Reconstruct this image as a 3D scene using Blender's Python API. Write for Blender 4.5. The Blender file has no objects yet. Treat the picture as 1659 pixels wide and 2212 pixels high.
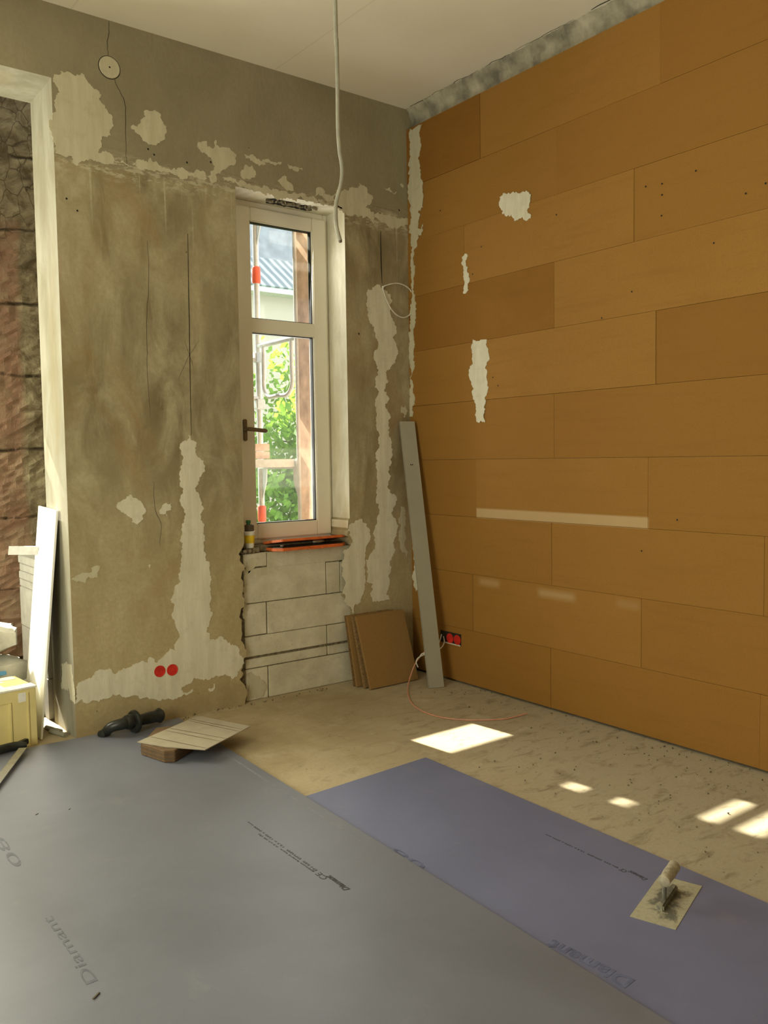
import bpy, bmesh, math, random
import numpy as np
from mathutils import Vector, Matrix
from mathutils.geometry import delaunay_2d_cdt
random.seed(7)
C = bpy.context.scene.collection
S = bpy.context.scene
# ------------------------------------------------------------------ camera
F_PX, PITCH, YAW, ROLL = 1847.4506, -0.0625478, 0.6479522, -0.0149318
CAM = Vector((-3.85871, -4.77166, 1.53401))
fw = Vector((math.sin(YAW)*math.cos(PITCH), math.cos(YAW)*math.cos(PITCH), math.sin(PITCH)))
rt = Vector((math.cos(YAW), -math.sin(YAW), 0)); up = rt.cross(fw)
rt2 = rt*math.cos(ROLL)+up*math.sin(ROLL); up2 = -rt*math.sin(ROLL)+up*math.cos(ROLL)
cd = bpy.data.cameras.new('camera'); cam = bpy.data.objects.new('camera', cd); C.objects.link(cam)
cd.sensor_fit = 'VERTICAL'; cd.sensor_height = 36; cd.sensor_width = 27; cd.lens = F_PX*36/2212
cd.clip_start = .05; cd.clip_end = 200
m = Matrix.Identity(4)
for i in range(3):
    m[i][0] = rt2[i]; m[i][1] = up2[i]; m[i][2] = -fw[i]; m[i][3] = CAM[i]
cam.matrix_world = m
S.camera = cam
def ray(x, y): return fw+rt2*((x-829.5)/F_PX)-up2*((y-1106)/F_PX)
def hx(x, y, X=0.): d = ray(x, y); return CAM+d*((X-CAM.x)/d.x)
def hy(x, y, Y=0.): d = ray(x, y); return CAM+d*((Y-CAM.y)/d.y)
def hz(x, y, Z=0.): d = ray(x, y); return CAM+d*((Z-CAM.z)/d.z)
# ------------------------------------------------------------------ light
S.view_settings.view_transform = 'Standard'; S.view_settings.look = 'None'
S.view_settings.exposure = 0.2; S.view_settings.gamma = 1
SUN_DIR = Vector((.10, -1, -.94)).normalized()
w = bpy.data.worlds.new('world'); S.world = w; w.use_nodes = True
bgn = w.node_tree.nodes['Background']; bgn.inputs[0].default_value = (.80, .90, 1, 1); bgn.inputs[1].default_value = 2.4
sd = bpy.data.lights.new('sun', 'SUN'); sd.energy = 24; sd.angle = math.radians(.53); sd.color = (1, .93, .76)
sun = bpy.data.objects.new('sun', sd); C.objects.link(sun); sun.rotation_euler = SUN_DIR.to_track_quat('-Z', 'Y').to_euler()
def area(name, loc, direc, sx, sy, power, col):
    a = bpy.data.lights.new(name, 'AREA'); a.shape = 'RECTANGLE'; a.size = sx; a.size_y = sy; a.energy = power; a.color = col
    o = bpy.data.objects.new(name, a); C.objects.link(o); o.location = loc
    o.rotation_euler = Vector(direc).to_track_quat('-Z', 'Z').to_euler(); return o
WARM = (1, .945, .62)
area('bay_daylight', (-3.85, 1.24, 2.15), (.1, -1, -.12), 1.6, 2.2, 118, (1, .96, .72))
area('left_fill', (-5.45, -2.7, 1.5), (.70, .8, -.25), 2.0, 1.7, 68, WARM)  # added fill to brighten the window wall, no window known here
area('ceiling_fill', (-3.2, -6.0, .25), (0, .1, 1), 1.2, 1.2, 52, (1, .94, .66))  # added upward fill to brighten the ceiling, no such lamp known
area('small_window_daylight', (-.9, .28, 2.05), (0, -1, -.1), .46, 1.9, 12, (1, .97, .9))
# ------------------------------------------------------------------ node helpers
class NT:
    def __init__(s, name):
        s.m = bpy.data.materials.new(name); s.m.use_nodes = True; s.t = s.m.node_tree; s.t.nodes.clear()
        s.out = s.n('ShaderNodeOutputMaterial'); s.b = s.n('ShaderNodeBsdfPrincipled'); s.l(s.b.outputs[0], s.out.inputs[0])
        s._pos = None
    def n(s, k): return s.t.nodes.new(k)
    def l(s, a, b): s.t.links.new(a, b)
    def setin(s, sock, v):
        if isinstance(v, bpy.types.NodeSocket): s.l(v, sock)
        elif isinstance(v, (tuple, list)) and sock.type == 'RGBA': sock.default_value = tuple(v)+((1,) if len(v) == 3 else ())
        else: sock.default_value = v
    def pos(s):
        if s._pos is None: g = s.n('ShaderNodeNewGeometry'); s._pos = g.outputs['Position']
        return s._pos
    def obj(s): return s.n('ShaderNodeTexCoord').outputs['Object']
    def scale(s, v, sc, off=(0, 0, 0)):
        q = s.n('ShaderNodeMapping'); s.l(v, q.inputs[0]); q.inputs['Scale'].default_value = sc; q.inputs['Location'].default_value = off; return q.outputs[0]
    def noise(s, v, sc=1, det=4, rough=.55, dist=0):
        q = s.n('ShaderNodeTexNoise'); s.l(v, q.inputs['Vector']); q.inputs['Scale'].default_value = sc
        q.inputs['Detail'].default_value = det; q.inputs['Roughness'].default_value = rough; q.inputs['Distortion'].default_value = dist; return q.outputs[0]
    def vor(s, v, sc, feat='F1'):
        q = s.n('ShaderNodeTexVoronoi'); q.feature = feat; s.l(v, q.inputs['Vector']); q.inputs['Scale'].default_value = sc; return q.outputs['Distance']
    def mr(s, v, a, b, c=0, d=1):
        q = s.n('ShaderNodeMapRange'); s.l(v, q.inputs[0])
        for i, k in enumerate((a, b, c, d)): q.inputs[i+1].default_value = k
        return q.outputs[0]
    def math(s, op, a, b=0.):
        q = s.n('ShaderNodeMath'); q.operation = op; s.setin(q.inputs[0], a); s.setin(q.inputs[1], b); return q.outputs[0]
    def mix(s, f, a, b, mode='MIX'):
        q = s.n('ShaderNodeMix'); q.data_type = 'RGBA'; q.blend_type = mode; s.setin(q.inputs[0], f); s.setin(q.inputs[6], a); s.setin(q.inputs[7], b); return q.outputs[2]
    def xyz(s, v=None):
        q = s.n('ShaderNodeSeparateXYZ'); s.l(v or s.pos(), q.inputs[0]); return q.outputs
    def bump(s, h, st=.3, d=.01):
        q = s.n('ShaderNodeBump'); s.l(h, q.inputs['Height']); q.inputs['Strength'].default_value = st; q.inputs['Distance'].default_value = d
        s.l(q.outputs[0], s.b.inputs['Normal'])
    def fin(s, col, rough=.9, metal=0., spec=.3):
        s.setin(s.b.inputs['Base Color'], col); s.setin(s.b.inputs['Roughness'], rough); s.b.inputs['Metallic'].default_value = metal
        s.b.inputs['Specular IOR Level'].default_value = spec
        return s.m
def simple(name, col, rough=.6, metal=0., var=.12, sc=30, bump=.05, spec=.4):
    t = NT(name); v = t.obj(); n = t.noise(v, sc, 5)
    c2 = tuple(max(0, c*(1-var*1.6)) for c in col); c1 = tuple(min(1, c*(1+var)) for c in col)
    t.bump(n, bump, .004); return t.fin(t.mix(t.mr(n, .3, .7), c2, c1), rough, metal, spec)
def plaster_mat():
    t = NT('old_plaster'); p = t.pos(); X, Y, Z = t.xyz()
    big = t.noise(t.scale(p, (1, 1, .7)), 1.3, 5, .6); mid = t.noise(t.scale(p, (1, 1, .45), (3, 1, 2)), 5, 6, .65, .5); fine = t.noise(p, 38, 5, .7)
    low = t.mix(t.mr(big, .36, .64), (.17, .135, .07), (.40, .335, .205))
    low = t.mix(t.mr(mid, .42, .66, 0, .75), low, (.52, .455, .30))
    brown = t.noise(t.scale(p, (1, 1, .6), (9, 4, 4)), 2.3, 5, .6, .8)
    low = t.mix(t.mr(brown, .50, .68, 0, .6), low, (.30, .185, .08))
    ochre_bounce = t.mr(t.math('ADD', Z, t.mr(big, 0, 1, -.9, .9)), .6, 1.5, .55, 0); low = t.mix(ochre_bounce, low, (.55, .44, .24))  # ochre lower wall, colour lightened further for light bounced off the floor
    upc = t.mix(t.mr(big, .35, .65), (.24, .21, .135), (.34, .30, .20))
    # the smoother coat above the removed cornice line
    zz = t.math('ADD', Z, t.mr(t.noise(p, 9, 6, .7), 0, 1, -.07, .07))
    c = t.mix(t.mr(zz, 3.155, 3.185), low, upc)
    # runs of old paint under the line
    drip = t.noise(t.scale(p, (1, 1, .035)), 42, 2, .5)
    dm = t.math('MULTIPLY', t.mr(drip, .64, .70), t.mr(t.math('ADD', Z, t.mr(t.noise(t.scale(p, (1, 1, .01)), 25, 1), 0, 1, -.5, .5)), 2.75, 3.1))
    dm = t.math('MULTIPLY', dm, t.mr(Z, 3.14, 3.18, 1, 0))
    c = t.mix(t.math('MULTIPLY', dm, .8), c, (.52, .46, .32))
    # flaky remains of white along the line
    fl = t.math('MULTIPLY', t.mr(t.noise(t.scale(p, (.5, 1, 1.6)), 17, 6, .75), .5, .56), t.math('MULTIPLY', t.mr(Z, 3.08, 3.14), t.mr(Z, 3.2, 3.27, 1, 0)))
    c = t.mix(t.math('MULTIPLY', fl, .8), c, (.56, .51, .37))
    gr = t.math('MULTIPLY', t.mr(t.noise(t.scale(p, (.15, 1, 4)), 12, 4, .6), .55, .62), t.math('MULTIPLY', t.mr(Z, 3.17, 3.2), t.mr(Z, 3.24, 3.29, 1, 0)))
    c = t.mix(t.math('MULTIPLY', gr, .5), c, (.16, .13, .08))
    # lime scrapings
    sc_ = t.mr(t.noise(t.scale(p, (1.3, 1, .5), (5, 2, 9)), 8, 8, .75), .63, .70)
    c = t.mix(t.math('MULTIPLY', sc_, .45), c, (.55, .5, .37))
    dots = t.mr(t.vor(p, 7.5), .035, .05, 1, 0)
    dots = t.math('MULTIPLY', dots, t.mr(t.noise(p, 2.1, 2), .5, .55))
    c = t.mix(t.math('MULTIPLY', dots, .7), c, (.1, .07, .04))
    c = t.mix(t.mr(fine, .3, .7, 0, .35), c, (.2, .17, .1), 'MIX')
    foot_tone = t.math('MULTIPLY', t.mr(t.math('ADD', Z, t.mr(mid, 0, 1, -.1, .1)), .04, .2, 1, 0), .35)  # darker brown towards the foot of the wall
    c = t.mix(foot_tone, c, (.22, .15, .075))
    t.bump(t.math('ADD', t.math('MULTIPLY', mid, 1.5), t.math('MULTIPLY', fine, .35)), .5, .008)
    return t.fin(c, .93, 0, .2)
def filler_mat(name, a, b):
    t = NT(name); p = t.pos(); n = t.noise(t.scale(p, (6, 6, .8)), 3, 5, .6); n2 = t.noise(p, 12, 6, .7)
    c = t.mix(t.mr(n, .35, .65), a, b); c = t.mix(t.mr(n2, .52, .75, 0, .45), c, tuple(x*.72 for x in a))
    t.bump(t.math('ADD', n, t.math('MULTIPLY', n2, .5)), .45, .006); return t.fin(c, .88, 0, .2)
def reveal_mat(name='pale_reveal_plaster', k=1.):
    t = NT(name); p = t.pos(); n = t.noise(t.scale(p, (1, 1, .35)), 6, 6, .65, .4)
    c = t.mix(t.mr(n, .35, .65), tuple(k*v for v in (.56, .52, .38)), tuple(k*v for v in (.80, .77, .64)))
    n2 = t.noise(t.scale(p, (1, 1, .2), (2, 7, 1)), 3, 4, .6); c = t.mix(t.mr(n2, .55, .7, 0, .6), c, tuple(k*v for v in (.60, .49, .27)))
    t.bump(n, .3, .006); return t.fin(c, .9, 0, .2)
def board_mat():
    t = NT('wood_fibre_board'); p = t.pos(); a = t.n('ShaderNodeAttribute'); a.attribute_name = 'tone'; tone = a.outputs['Fac']
    fib = t.noise(p, 130, 5, .7); bl = t.noise(t.scale(p, (1, .5, 1)), 3.2, 6, .65, .4); str_ = t.noise(t.scale(p, (1, .2, 2.4)), 8, 5, .65)
    c = t.mix(t.mr(tone, 0, 1), (.235, .100, .012), (.385, .205, .048))
    c = t.mix(t.mr(bl, .35, .65, 0, .5), c, (.30, .145, .024))
    c = t.mix(t.mr(str_, .52, .75, 0, .28), c, (.20, .095, .016))
    c = t.mix(t.mr(fib, .3, .7, 0, .32), c, (.16, .08, .02))
    X, Y, Z = t.xyz()
    def box(y0, y1, z0, z1, s):
        q = t.math('MULTIPLY', t.mr(Y, y0-s, y0+s), t.mr(Y, y1-s, y1+s, 1, 0))
        return t.math('MULTIPLY', q, t.math('MULTIPLY', t.mr(Z, z0-s, z0+s), t.mr(Z, z1-s, z1+s, 1, 0)))
    band = box(-2.0035, -.679, 1.139, 1.2, .006)
    c = t.mix(t.math('MULTIPLY', band, .8), c, (.50, .36, .19))
    for (y0, y1, z0, z1, k) in ((-.88, -.70, .705, .735, .55), (-1.5, -1.22, .69, .725, .6), (-1.95, -1.8, .7, .73, .3)):
        c = t.mix(t.math('MULTIPLY', box(y0, y1, z0, z1, .022), k), c, (.50, .36, .19))
    sc_ = t.mr(t.noise(t.scale(p, (1, .6, 1.3), (3, 8, 5)), 16, 8, .8), .70, .75)
    c = t.mix(t.math('MULTIPLY', sc_, .4), c, (.45, .34, .2))
    t.bump(t.math('ADD', fib, t.math('MULTIPLY', bl, .4)), .25, .003); return t.fin(c, .85, 0, .25)
def floor_mat():
    t = NT('screed'); p = t.pos(); X, Y, Z = t.xyz()
    a = t.noise(p, 1.6, 6, .6, .4); b = t.noise(t.scale(p, (1, 2.2, 1)), 7, 8, .7, .6); f = t.noise(p, 60, 5, .75)
    c = t.mix(t.mr(a, .35, .65), (.36, .285, .165), (.54, .45, .295))
    # grey, scuffed zone towards the boarded wall
    gz = t.mr(t.math('ADD', t.math('SUBTRACT', t.math('MULTIPLY', X, .9), t.math('MULTIPLY', Y, .55)), t.mr(a, 0, 1, -.5, .5)), -.9, .7)
    c = t.mix(gz, c, (.42, .365, .265))
    d = t.math('MULTIPLY', t.mr(b, .52, .68), t.mr(gz, 0, .7, .25, .8)); c = t.mix(d, c, (.2, .16, .10))
    c = t.mix(t.mr(t.noise(t.scale(p, (1, 1, 1), (4, 4, 4)), 4, 6, .7), .58, .72, 0, .5), c, (.60, .55, .43))
    sp = t.mr(t.vor(p, 28), .10, .14, 1, 0); sp = t.math('MULTIPLY', sp, t.mr(t.noise(p, 4, 3), .52, .6))
    c = t.mix(t.math('MULTIPLY', sp, .7), c, (.08, .06, .04))
    c = t.mix(t.mr(f, .3, .7, 0, .3), c, (.25, .2, .13))
    t.bump(t.math('ADD', b, t.math('MULTIPLY', f, .4)), .35, .006); return t.fin(c, .8, 0, .3)
def gypsum_mat(name, a, b, rough):
    t = NT(name); p = t.pos(); n = t.noise(p, 1.5, 5, .6, .5); f = t.noise(p, 220, 3, .6)
    c = t.mix(t.mr(n, .35, .65), a, b)
    st = t.mr(t.noise(t.scale(p, (1.2, 1, 1), (3, 5, 0)), 4, 7, .7), .60, .68); c = t.mix(t.math('MULTIPLY', st, .22), c, (.26, .26, .26))
    c = t.mix(t.mr(f, .3, .7, 0, .15), c, tuple(x*.7 for x in a))
    t.bump(f, .06, .001); return t.fin(c, rough, 0, .8)
def ceiling_mat():
    t = NT('ceiling_paint'); p = t.pos(); X, Y, Z = t.xyz(); n = t.noise(p, 1.1, 4, .55)
    c = t.mix(t.mr(n, .3, .7), (.80, .755, .62), (.88, .845, .73))
    # board joints under the paint, faint
    for x0 in (-1.05, -2.3): c = t.mix(t.math('MULTIPLY', t.mr(t.math('ABSOLUTE', t.math('ADD', t.math('ADD', X, -x0), t.math('MULTIPLY', Y, .02))), .0, .006, 1, 0), .35), c, (.5, .45, .32))
    t.bump(t.noise(p, 3, 5, .6), .25, .02); return t.fin(c, .9, 0, .2)
def block_mat():
    t = NT('aerated_concrete'); p = t.pos(); n = t.noise(p, 6, 6, .65); f = t.noise(p, 90, 4, .7)
    c = t.mix(t.mr(n, .35, .65), (.50, .46, .34), (.66, .62, .49)); c = t.mix(t.mr(t.noise(p, 3, 6, .7, .5), .56, .72, 0, .55), c, (.34, .30, .21))
    h = t.mr(t.vor(p, 45), .12, .18, 1, 0); h = t.math('MULTIPLY', h, t.mr(t.noise(p, 5, 2), .5, .58)); c = t.mix(t.math('MULTIPLY', h, .5), c, (.22, .19, .13))
    t.bump(t.math('ADD', n, t.math('MULTIPLY', f, .3)), .35, .005); return t.fin(c, .95, 0, .15)
def stone_mat():
    t = NT('bare_stone_and_mortar'); p = t.pos(); X, Y, Z = t.xyz()
    n = t.noise(p, 7, 8, .7, .6); g = t.noise(p, 2.2, 5, .6)
    c = t.mix(t.mr(n, .38, .62), (.13, .10, .06), (.34, .29, .19))
    red = t.math('MULTIPLY', t.mr(t.math('ADD', X, t.mr(g, 0, 1, -.06, .06)), -2.33, -2.29, 1, 0), t.mr(t.math('ADD', Z, t.mr(g, 0, 1, -.3, .3)), 3.0, 3.1, 1, 0))
    c = t.mix(t.math('MULTIPLY', red, t.mr(n, .3, .6, 1, .55)), c, (.32, .19, .13))
    zz = t.math('ADD', Z, t.mr(g, 0, 1, -.05, .05)); j = t.math('ABSOLUTE', t.math('SUBTRACT', t.math('FRACT', t.math('DIVIDE', zz, .47)), .5))
    j = t.math('MULTIPLY', t.mr(j, .0, .028, 1, 0), t.mr(n, .4, .55)); c = t.mix(j, c, (.05, .035, .02))
    cr = t.mr(t.vor(t.scale(p, (1, 1, .6)), 11, 'DISTANCE_TO_EDGE'), .0, .035, 1, 0)
    cr = t.math('MULTIPLY', cr, t.mr(t.math('ADD', Z, t.mr(g, 0, 1, -.4, .4)), 2.9, 3.1, .12, .8)); c = t.mix(cr, c, (.06, .045, .025))
    h = t.math('ADD', t.math('MULTIPLY', n, 1.4), t.math('MULTIPLY', j, -1.2)); t.bump(h, .9, .03); return t.fin(c, .95, 0, .15)
def crust_mat():
    t = NT('plastered_steel'); v = t.obj(); n = t.noise(v, 13, 6, .65, .6); f = t.noise(v, 70, 4, .7); X, Y, Z = t.xyz(v)
    e = t.math('MAXIMUM', t.mr(t.math('ABSOLUTE', X), .07, .16), t.mr(t.math('ABSOLUTE', Y), .03, .075))
    k = t.mr(t.math('ADD', n, t.math('MULTIPLY', e, .28)), .50, .62)
    c = t.mix(k, (.13, .125, .10), (.42, .395, .29)); c = t.mix(t.mr(f, .45, .7, 0, .4), c, (.2, .18, .13)); t.bump(t.math('ADD', n, f), .4, .004); return t.fin(c, .75, 0, .4)
M = {}
M['bay_reveal'] = reveal_mat('dimmed_reveal_plaster', .44)  # same reveal plaster, its colour darkened against the strong bay light
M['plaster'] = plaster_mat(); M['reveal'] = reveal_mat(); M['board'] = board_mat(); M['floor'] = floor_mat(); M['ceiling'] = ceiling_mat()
M['filler'] = filler_mat('fresh_filler', (.60, .57, .44), (.70, .67, .54)); M['filler_dim'] = filler_mat('older_filler', (.47, .43, .30), (.56, .52, .38))
M['lip'] = simple('broken_edge_plaster', (.38, .355, .27), .95, var=.35, sc=9, bump=.8); M['block'] = block_mat(); M['stone'] = stone_mat()
M['gyp1'] = gypsum_mat('gypsum_face', (.13, .14, .178), (.165, .177, .225), .45)
M['gyp2'] = gypsum_mat('gypsum_face_bluer', (.130, .148, .262), (.16, .18, .315), .45)
M['mortar'] = simple('mortar', (.20, .165, .105), .95, var=.4, sc=40, bump=.6)
M['dark'] = simple('dark_void', (.02, .016, .012), .9)
M['black'] = simple('black_plastic', (.018, .02, .018), .35, var=.3, sc=25, bump=.1)
M['pvc'] = simple('white_pvc', (.74, .70, .58), .35, var=.03, sc=4, bump=.0)
M['gasket'] = simple('gasket', (.015, .015, .015), .5)
M['handle'] = simple('bronze_handle', (.22, .18, .13), .35, .6)
M['alu'] = simple('scuffed_aluminium', (.36, .345, .28), .5, .3, var=.05, sc=5)
M['steel'] = simple('steel', (.5, .5, .48), .3, .9)
M['galv'] = simple('galvanised_tube', (.62, .62, .6), .5, .3, var=.08)
M['red'] = simple('red_plastic', (.62, .03, .02), .4, var=.2, sc=20)
M['redsleeve'] = simple('orange_red_sleeve', (.85, .12, .05), .5)
M['orange'] = simple('orange_metal', (.72, .17, .045), .4, .1, var=.2, sc=18)
M['wirewhite'] = simple('white_cable', (.68, .66, .58), .5)
M['wiregrey'] = simple('grey_cable', (.30, .28, .21), .5)
M['copper'] = simple('copper_pink_cable', (.62, .30, .20), .45)
M['offcut'] = simple('fibre_offcut_face', (.27, .155, .05), .85, var=.06, sc=90, bump=.1)
M['offedge'] = simple('fibre_offcut_edge', (.25, .15, .06), .9, var=.3, sc=90, bump=.4)
M['fibreblock'] = simple('brown_cardboard', (.14, .085, .042), .9, var=.12, sc=30)
M['card'] = simple('pale_card', (.38, .335, .25), .85, var=.06, sc=12)
M['whitepanel'] = simple('white_panel', (.86, .85, .80), .5, var=.02, sc=5)
M['cream'] = simple('cream_yellow', (.74, .64, .30), .45, var=.06, sc=6)
M['tape'] = simple('white_paper', (.85, .84, .8), .5)
M['bag'] = simple('dusty_paper', (.42, .405, .34), .85, var=.2, sc=9, bump=.5)
M['bagprint'] = simple('dark_print', (.16, .15, .13), .8); M['blueprint'] = simple('blue_print', (.12, .33, .55), .8)
M['print'] = simple('grey_ink', (.06, .062, .068), .7); M['ghost'] = simple('faint_ink', (.118, .127, .162), .5, var=.2); M['ghost2'] = simple('faint_ink_blue', (.12, .136, .24), .5, var=.2)
M['gypedge'] = simple('gypsum_edge', (.55, .54, .50), .9)
M['gyp_light'] = simple('lighter_paper', (.21, .22, .26), .5); M['greyblock'] = simple('grey_white_block', (.36, .35, .31), .95, var=.1, sc=12, bump=.2); M['yellow'] = simple('cup_yellow', (.85, .60, .03), .5); M['white'] = simple('cup_white', (.8, .78, .7), .5); M['lid'] = simple('brown_lid', (.10, .075, .05), .5); M['green'] = simple('green_cap', (.02, .16, .05), .4)
M['trowelsteel'] = crust_mat(); M['trowelgrip'] = simple('plastered_grip', (.42, .38, .28), .85, var=.25, sc=40, bump=.4)
M['leaf'] = None
def leaf_mat():
    t = NT('leaves'); n = t.noise(t.pos(), 6, 3); c = t.mix(t.mr(n, .35, .65), (.08, .20, .02), (.24, .40, .05))
    tr = t.n('ShaderNodeBsdfTranslucent'); tr.inputs[0].default_value = (.32, .5, .06, 1); mx = t.n('ShaderNodeMixShader'); mx.inputs[0].default_value = .45
    t.fin(c, .6); t.l(t.b.outputs[0], mx.inputs[1]); t.l(tr.outputs[0], mx.inputs[2]); t.l(mx.outputs[0], t.out.inputs[0]); return t.m
M['leaf'] = leaf_mat(); M['bark'] = simple('bark', (.12, .09, .05), .9); M['grass'] = simple('hedge_ground', (.12, .24, .06), .9)
M['sheet'] = simple('sun_blocker_sheet', (.7, .7, .66), .6)
M['sandstone'] = simple('sandstone', (.72, .48, .34), .85, var=.2, sc=10, bump=.3)
M['render'] = simple('cream_render', (.62, .54, .40), .9, var=.03); M['slate'] = simple('slate', (.36, .37, .37), .7, var=.15, sc=3)
def tile_mat():
    t = NT('glazed_tiles'); p = t.pos(); b = t.n('ShaderNodeTexWave'); b.inputs['Scale'].default_value = 1.1; t.l(p, b.inputs['Vector']); b.inputs['Distortion'].default_value = 1
    c = t.mix(t.mr(b.outputs['Fac'], .3, .9), (.26, .29, .29), (.6, .64, .64)); return t.fin(c, .4)
M['tiles'] = tile_mat()
def glass_mat():
    t = NT('window_glass'); tr = t.n('ShaderNodeBsdfTransparent'); tr.inputs[0].default_value = (.95, .96, .94, 1); gl = t.n('ShaderNodeBsdfGlossy'); gl.inputs['Roughness'].default_value = .03
    fr = t.n('ShaderNodeFresnel'); fr.inputs[0].default_value = 1.35; mx = t.n('ShaderNodeMixShader')
    tl = t.n('ShaderNodeBsdfTranslucent'); tl.inputs[0].default_value = (.9, .9, .85, 1); m2 = t.n('ShaderNodeMixShader'); m2.inputs[0].default_value = .012; t.l(tr.outputs[0], m2.inputs[1]); t.l(tl.outputs[0], m2.inputs[2])
    t.l(fr.outputs[0], mx.inputs[0]); t.l(m2.outputs[0], mx.inputs[1]); t.l(gl.outputs[0], mx.inputs[2]); t.l(mx.outputs[0], t.out.inputs[0]); return t.m
M['glass'] = glass_mat()
# ------------------------------------------------------------------ mesh helpers
def link(name, bm, mats, parent=None, smooth=False):
    me = bpy.data.meshes.new(name); bmesh.ops.recalc_face_normals(bm, faces=bm.faces); bm.to_mesh(me); bm.free()
    if not isinstance(mats, (list, tuple)): mats = [mats]
    for x in mats: me.materials.append(x)
    if smooth:
        for f in me.polygons: f.use_smooth = True
        try: me.set_sharp_from_angle(angle=math.radians(40))
        except Exception: pass
    o = bpy.data.objects.new(name, me); C.objects.link(o)
    if parent: o.parent = parent
    return o
def tag(o, label, cat, group=None):
    o['label'] = label; o['category'] = cat
    if group: o['group'] = group
    return o
def struct(o, label=None):
    o['kind'] = 'structure'
    if label: o['label'] = label
    return o
def empty(name, loc, label, cat, group=None, rz=0):
    o = bpy.data.objects.new(name, None); C.objects.link(o); o.location = loc; o.rotation_euler = (0, 0, rz); o.empty_display_size = .05
    return tag(o, label, cat, group)
def box(bm, a, b, mi=0, bev=0., mat=None):
    a = Vector(a); b = Vector(b); vs = []
    for z in (a.z, b.z):
        for x, y in ((a.x, a.y), (b.x, a.y), (b.x, b.y), (a.x, b.y)): vs.append(bm.verts.new((x, y, z)))
    fs = [bm.faces.new([vs[i] for i in q]) for q in ((3, 2, 1, 0), (4, 5, 6, 7), (0, 1, 5, 4), (1, 2, 6, 5), (2, 3, 7, 6), (3, 0, 4, 7))]
    for f in fs: f.material_index = mi
    if mat is not None: bmesh.ops.transform(bm, matrix=mat, verts=vs)
    if bev:
        es = list({e for f in fs for e in f.edges}); bmesh.ops.bevel(bm, geom=es, offset=bev, segments=2, affect='EDGES', clamp_overlap=True)
    return vs
def prism(bm, pts, d, mi=0):
    """closed outline pts (3D) pushed out by vector d"""
    a = [bm.verts.new(p) for p in pts]; b = [bm.verts.new(Vector(p)+Vector(d)) for p in pts]
    f = [bm.faces.new(a), bm.faces.new(list(reversed(b)))]
    n = len(a)
    for i in range(n): f.append(bm.faces.new((a[i], a[(i+1) % n], b[(i+1) % n], b[i])))
    for q in f: q.material_index = mi
    return f
def smoothpath(pts, k=6):
    pts = [Vector(p) for p in pts]; out = []
    for i in range(len(pts)-1):
        p0 = pts[max(i-1, 0)]; p1 = pts[i]; p2 = pts[i+1]; p3 = pts[min(i+2, len(pts)-1)]
        for j in range(k):
            t = j/k; out.append(.5*((2*p1)+(p2-p0)*t+(2*p0-5*p1+4*p2-p3)*t*t+(3*p1-p0-3*p2+p3)*t**3))
    out.append(pts[-1]); return out
def tube(bm, path, r, seg=10, mi=0, cap=True):
    path = [Vector(p) for p in path]; rings = []; n = len(path); N = None
    for i, p in enumerate(path):
        T = (path[min(i+1, n-1)]-path[max(i-1, 0)]).normalized()
        if N is None: N = T.orthogonal().normalized()
        else: N = (N-T*N.dot(T)).normalized()
        B = T.cross(N); rr = r[i] if isinstance(r, (list, tuple)) else r
        rings.append([bm.verts.new(p+(N*math.cos(a)+B*math.sin(a))*rr) for a in (2*math.pi*k/seg for k in range(seg))])
    for i in range(n-1):
        for k in range(seg): bm.faces.new((rings[i][k], rings[i][(k+1) % seg], rings[i+1][(k+1) % seg], rings[i+1][k])).material_index = mi
    if cap: bm.faces.new(list(reversed(rings[0]))).material_index = mi; bm.faces.new(rings[-1]).material_index = mi
def lathe(bm, prof, base=(0, 0, 0), axis=(0, 0, 1), seg=24, mi=0):
    A = Vector(axis).normalized(); b = Vector(base); tube_path = [b+A*h for r, h in prof]
    N = A.orthogonal().normalized(); B = A.cross(N); rings = []
    for (r, h) in prof: rings.append([bm.verts.new(b+A*h+(N*math.cos(a)+B*math.sin(a))*max(r, 1e-4)) for a in (2*math.pi*k/seg for k in range(seg))])
    for i in range(len(rings)-1):
        for k in range(seg): bm.faces.new((rings[i][k], rings[i][(k+1) % seg], rings[i+1][(k+1) % seg], rings[i+1][k])).material_index = mi
    bm.faces.new(list(reversed(rings[0]))).material_index = mi; bm.faces.new(rings[-1]).material_index = mi
rj = random.Random(3)
def jag(pts, amp=.006, step=.02, closed=True):
    """break an outline up into a ragged one"""
    out = []; n = len(pts); last = n if closed else n-1
    for i in range(last):
        a = Vector(pts[i]); b = Vector(pts[(i+1) % n]); L = (b-a).length
        def sub(p, q, d):
            l = (q-p).length
            if l < step or d > 7: return [p]
            mid = (p+q)/2; t = (q-p); ax = max(range(3), key=lambda k: abs(nrm[k])); perp = t.cross(nrm).normalized()
            mid = mid+perp*rj.gauss(0, min(amp*2.0, l*.17))
            return sub(p, mid, d+1)+sub(mid, q, d+1)
        out += sub(a, b, 0)
    if not closed: out.append(Vector(pts[-1]))
    return out
nrm = Vector((0, 1, 0))
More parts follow.
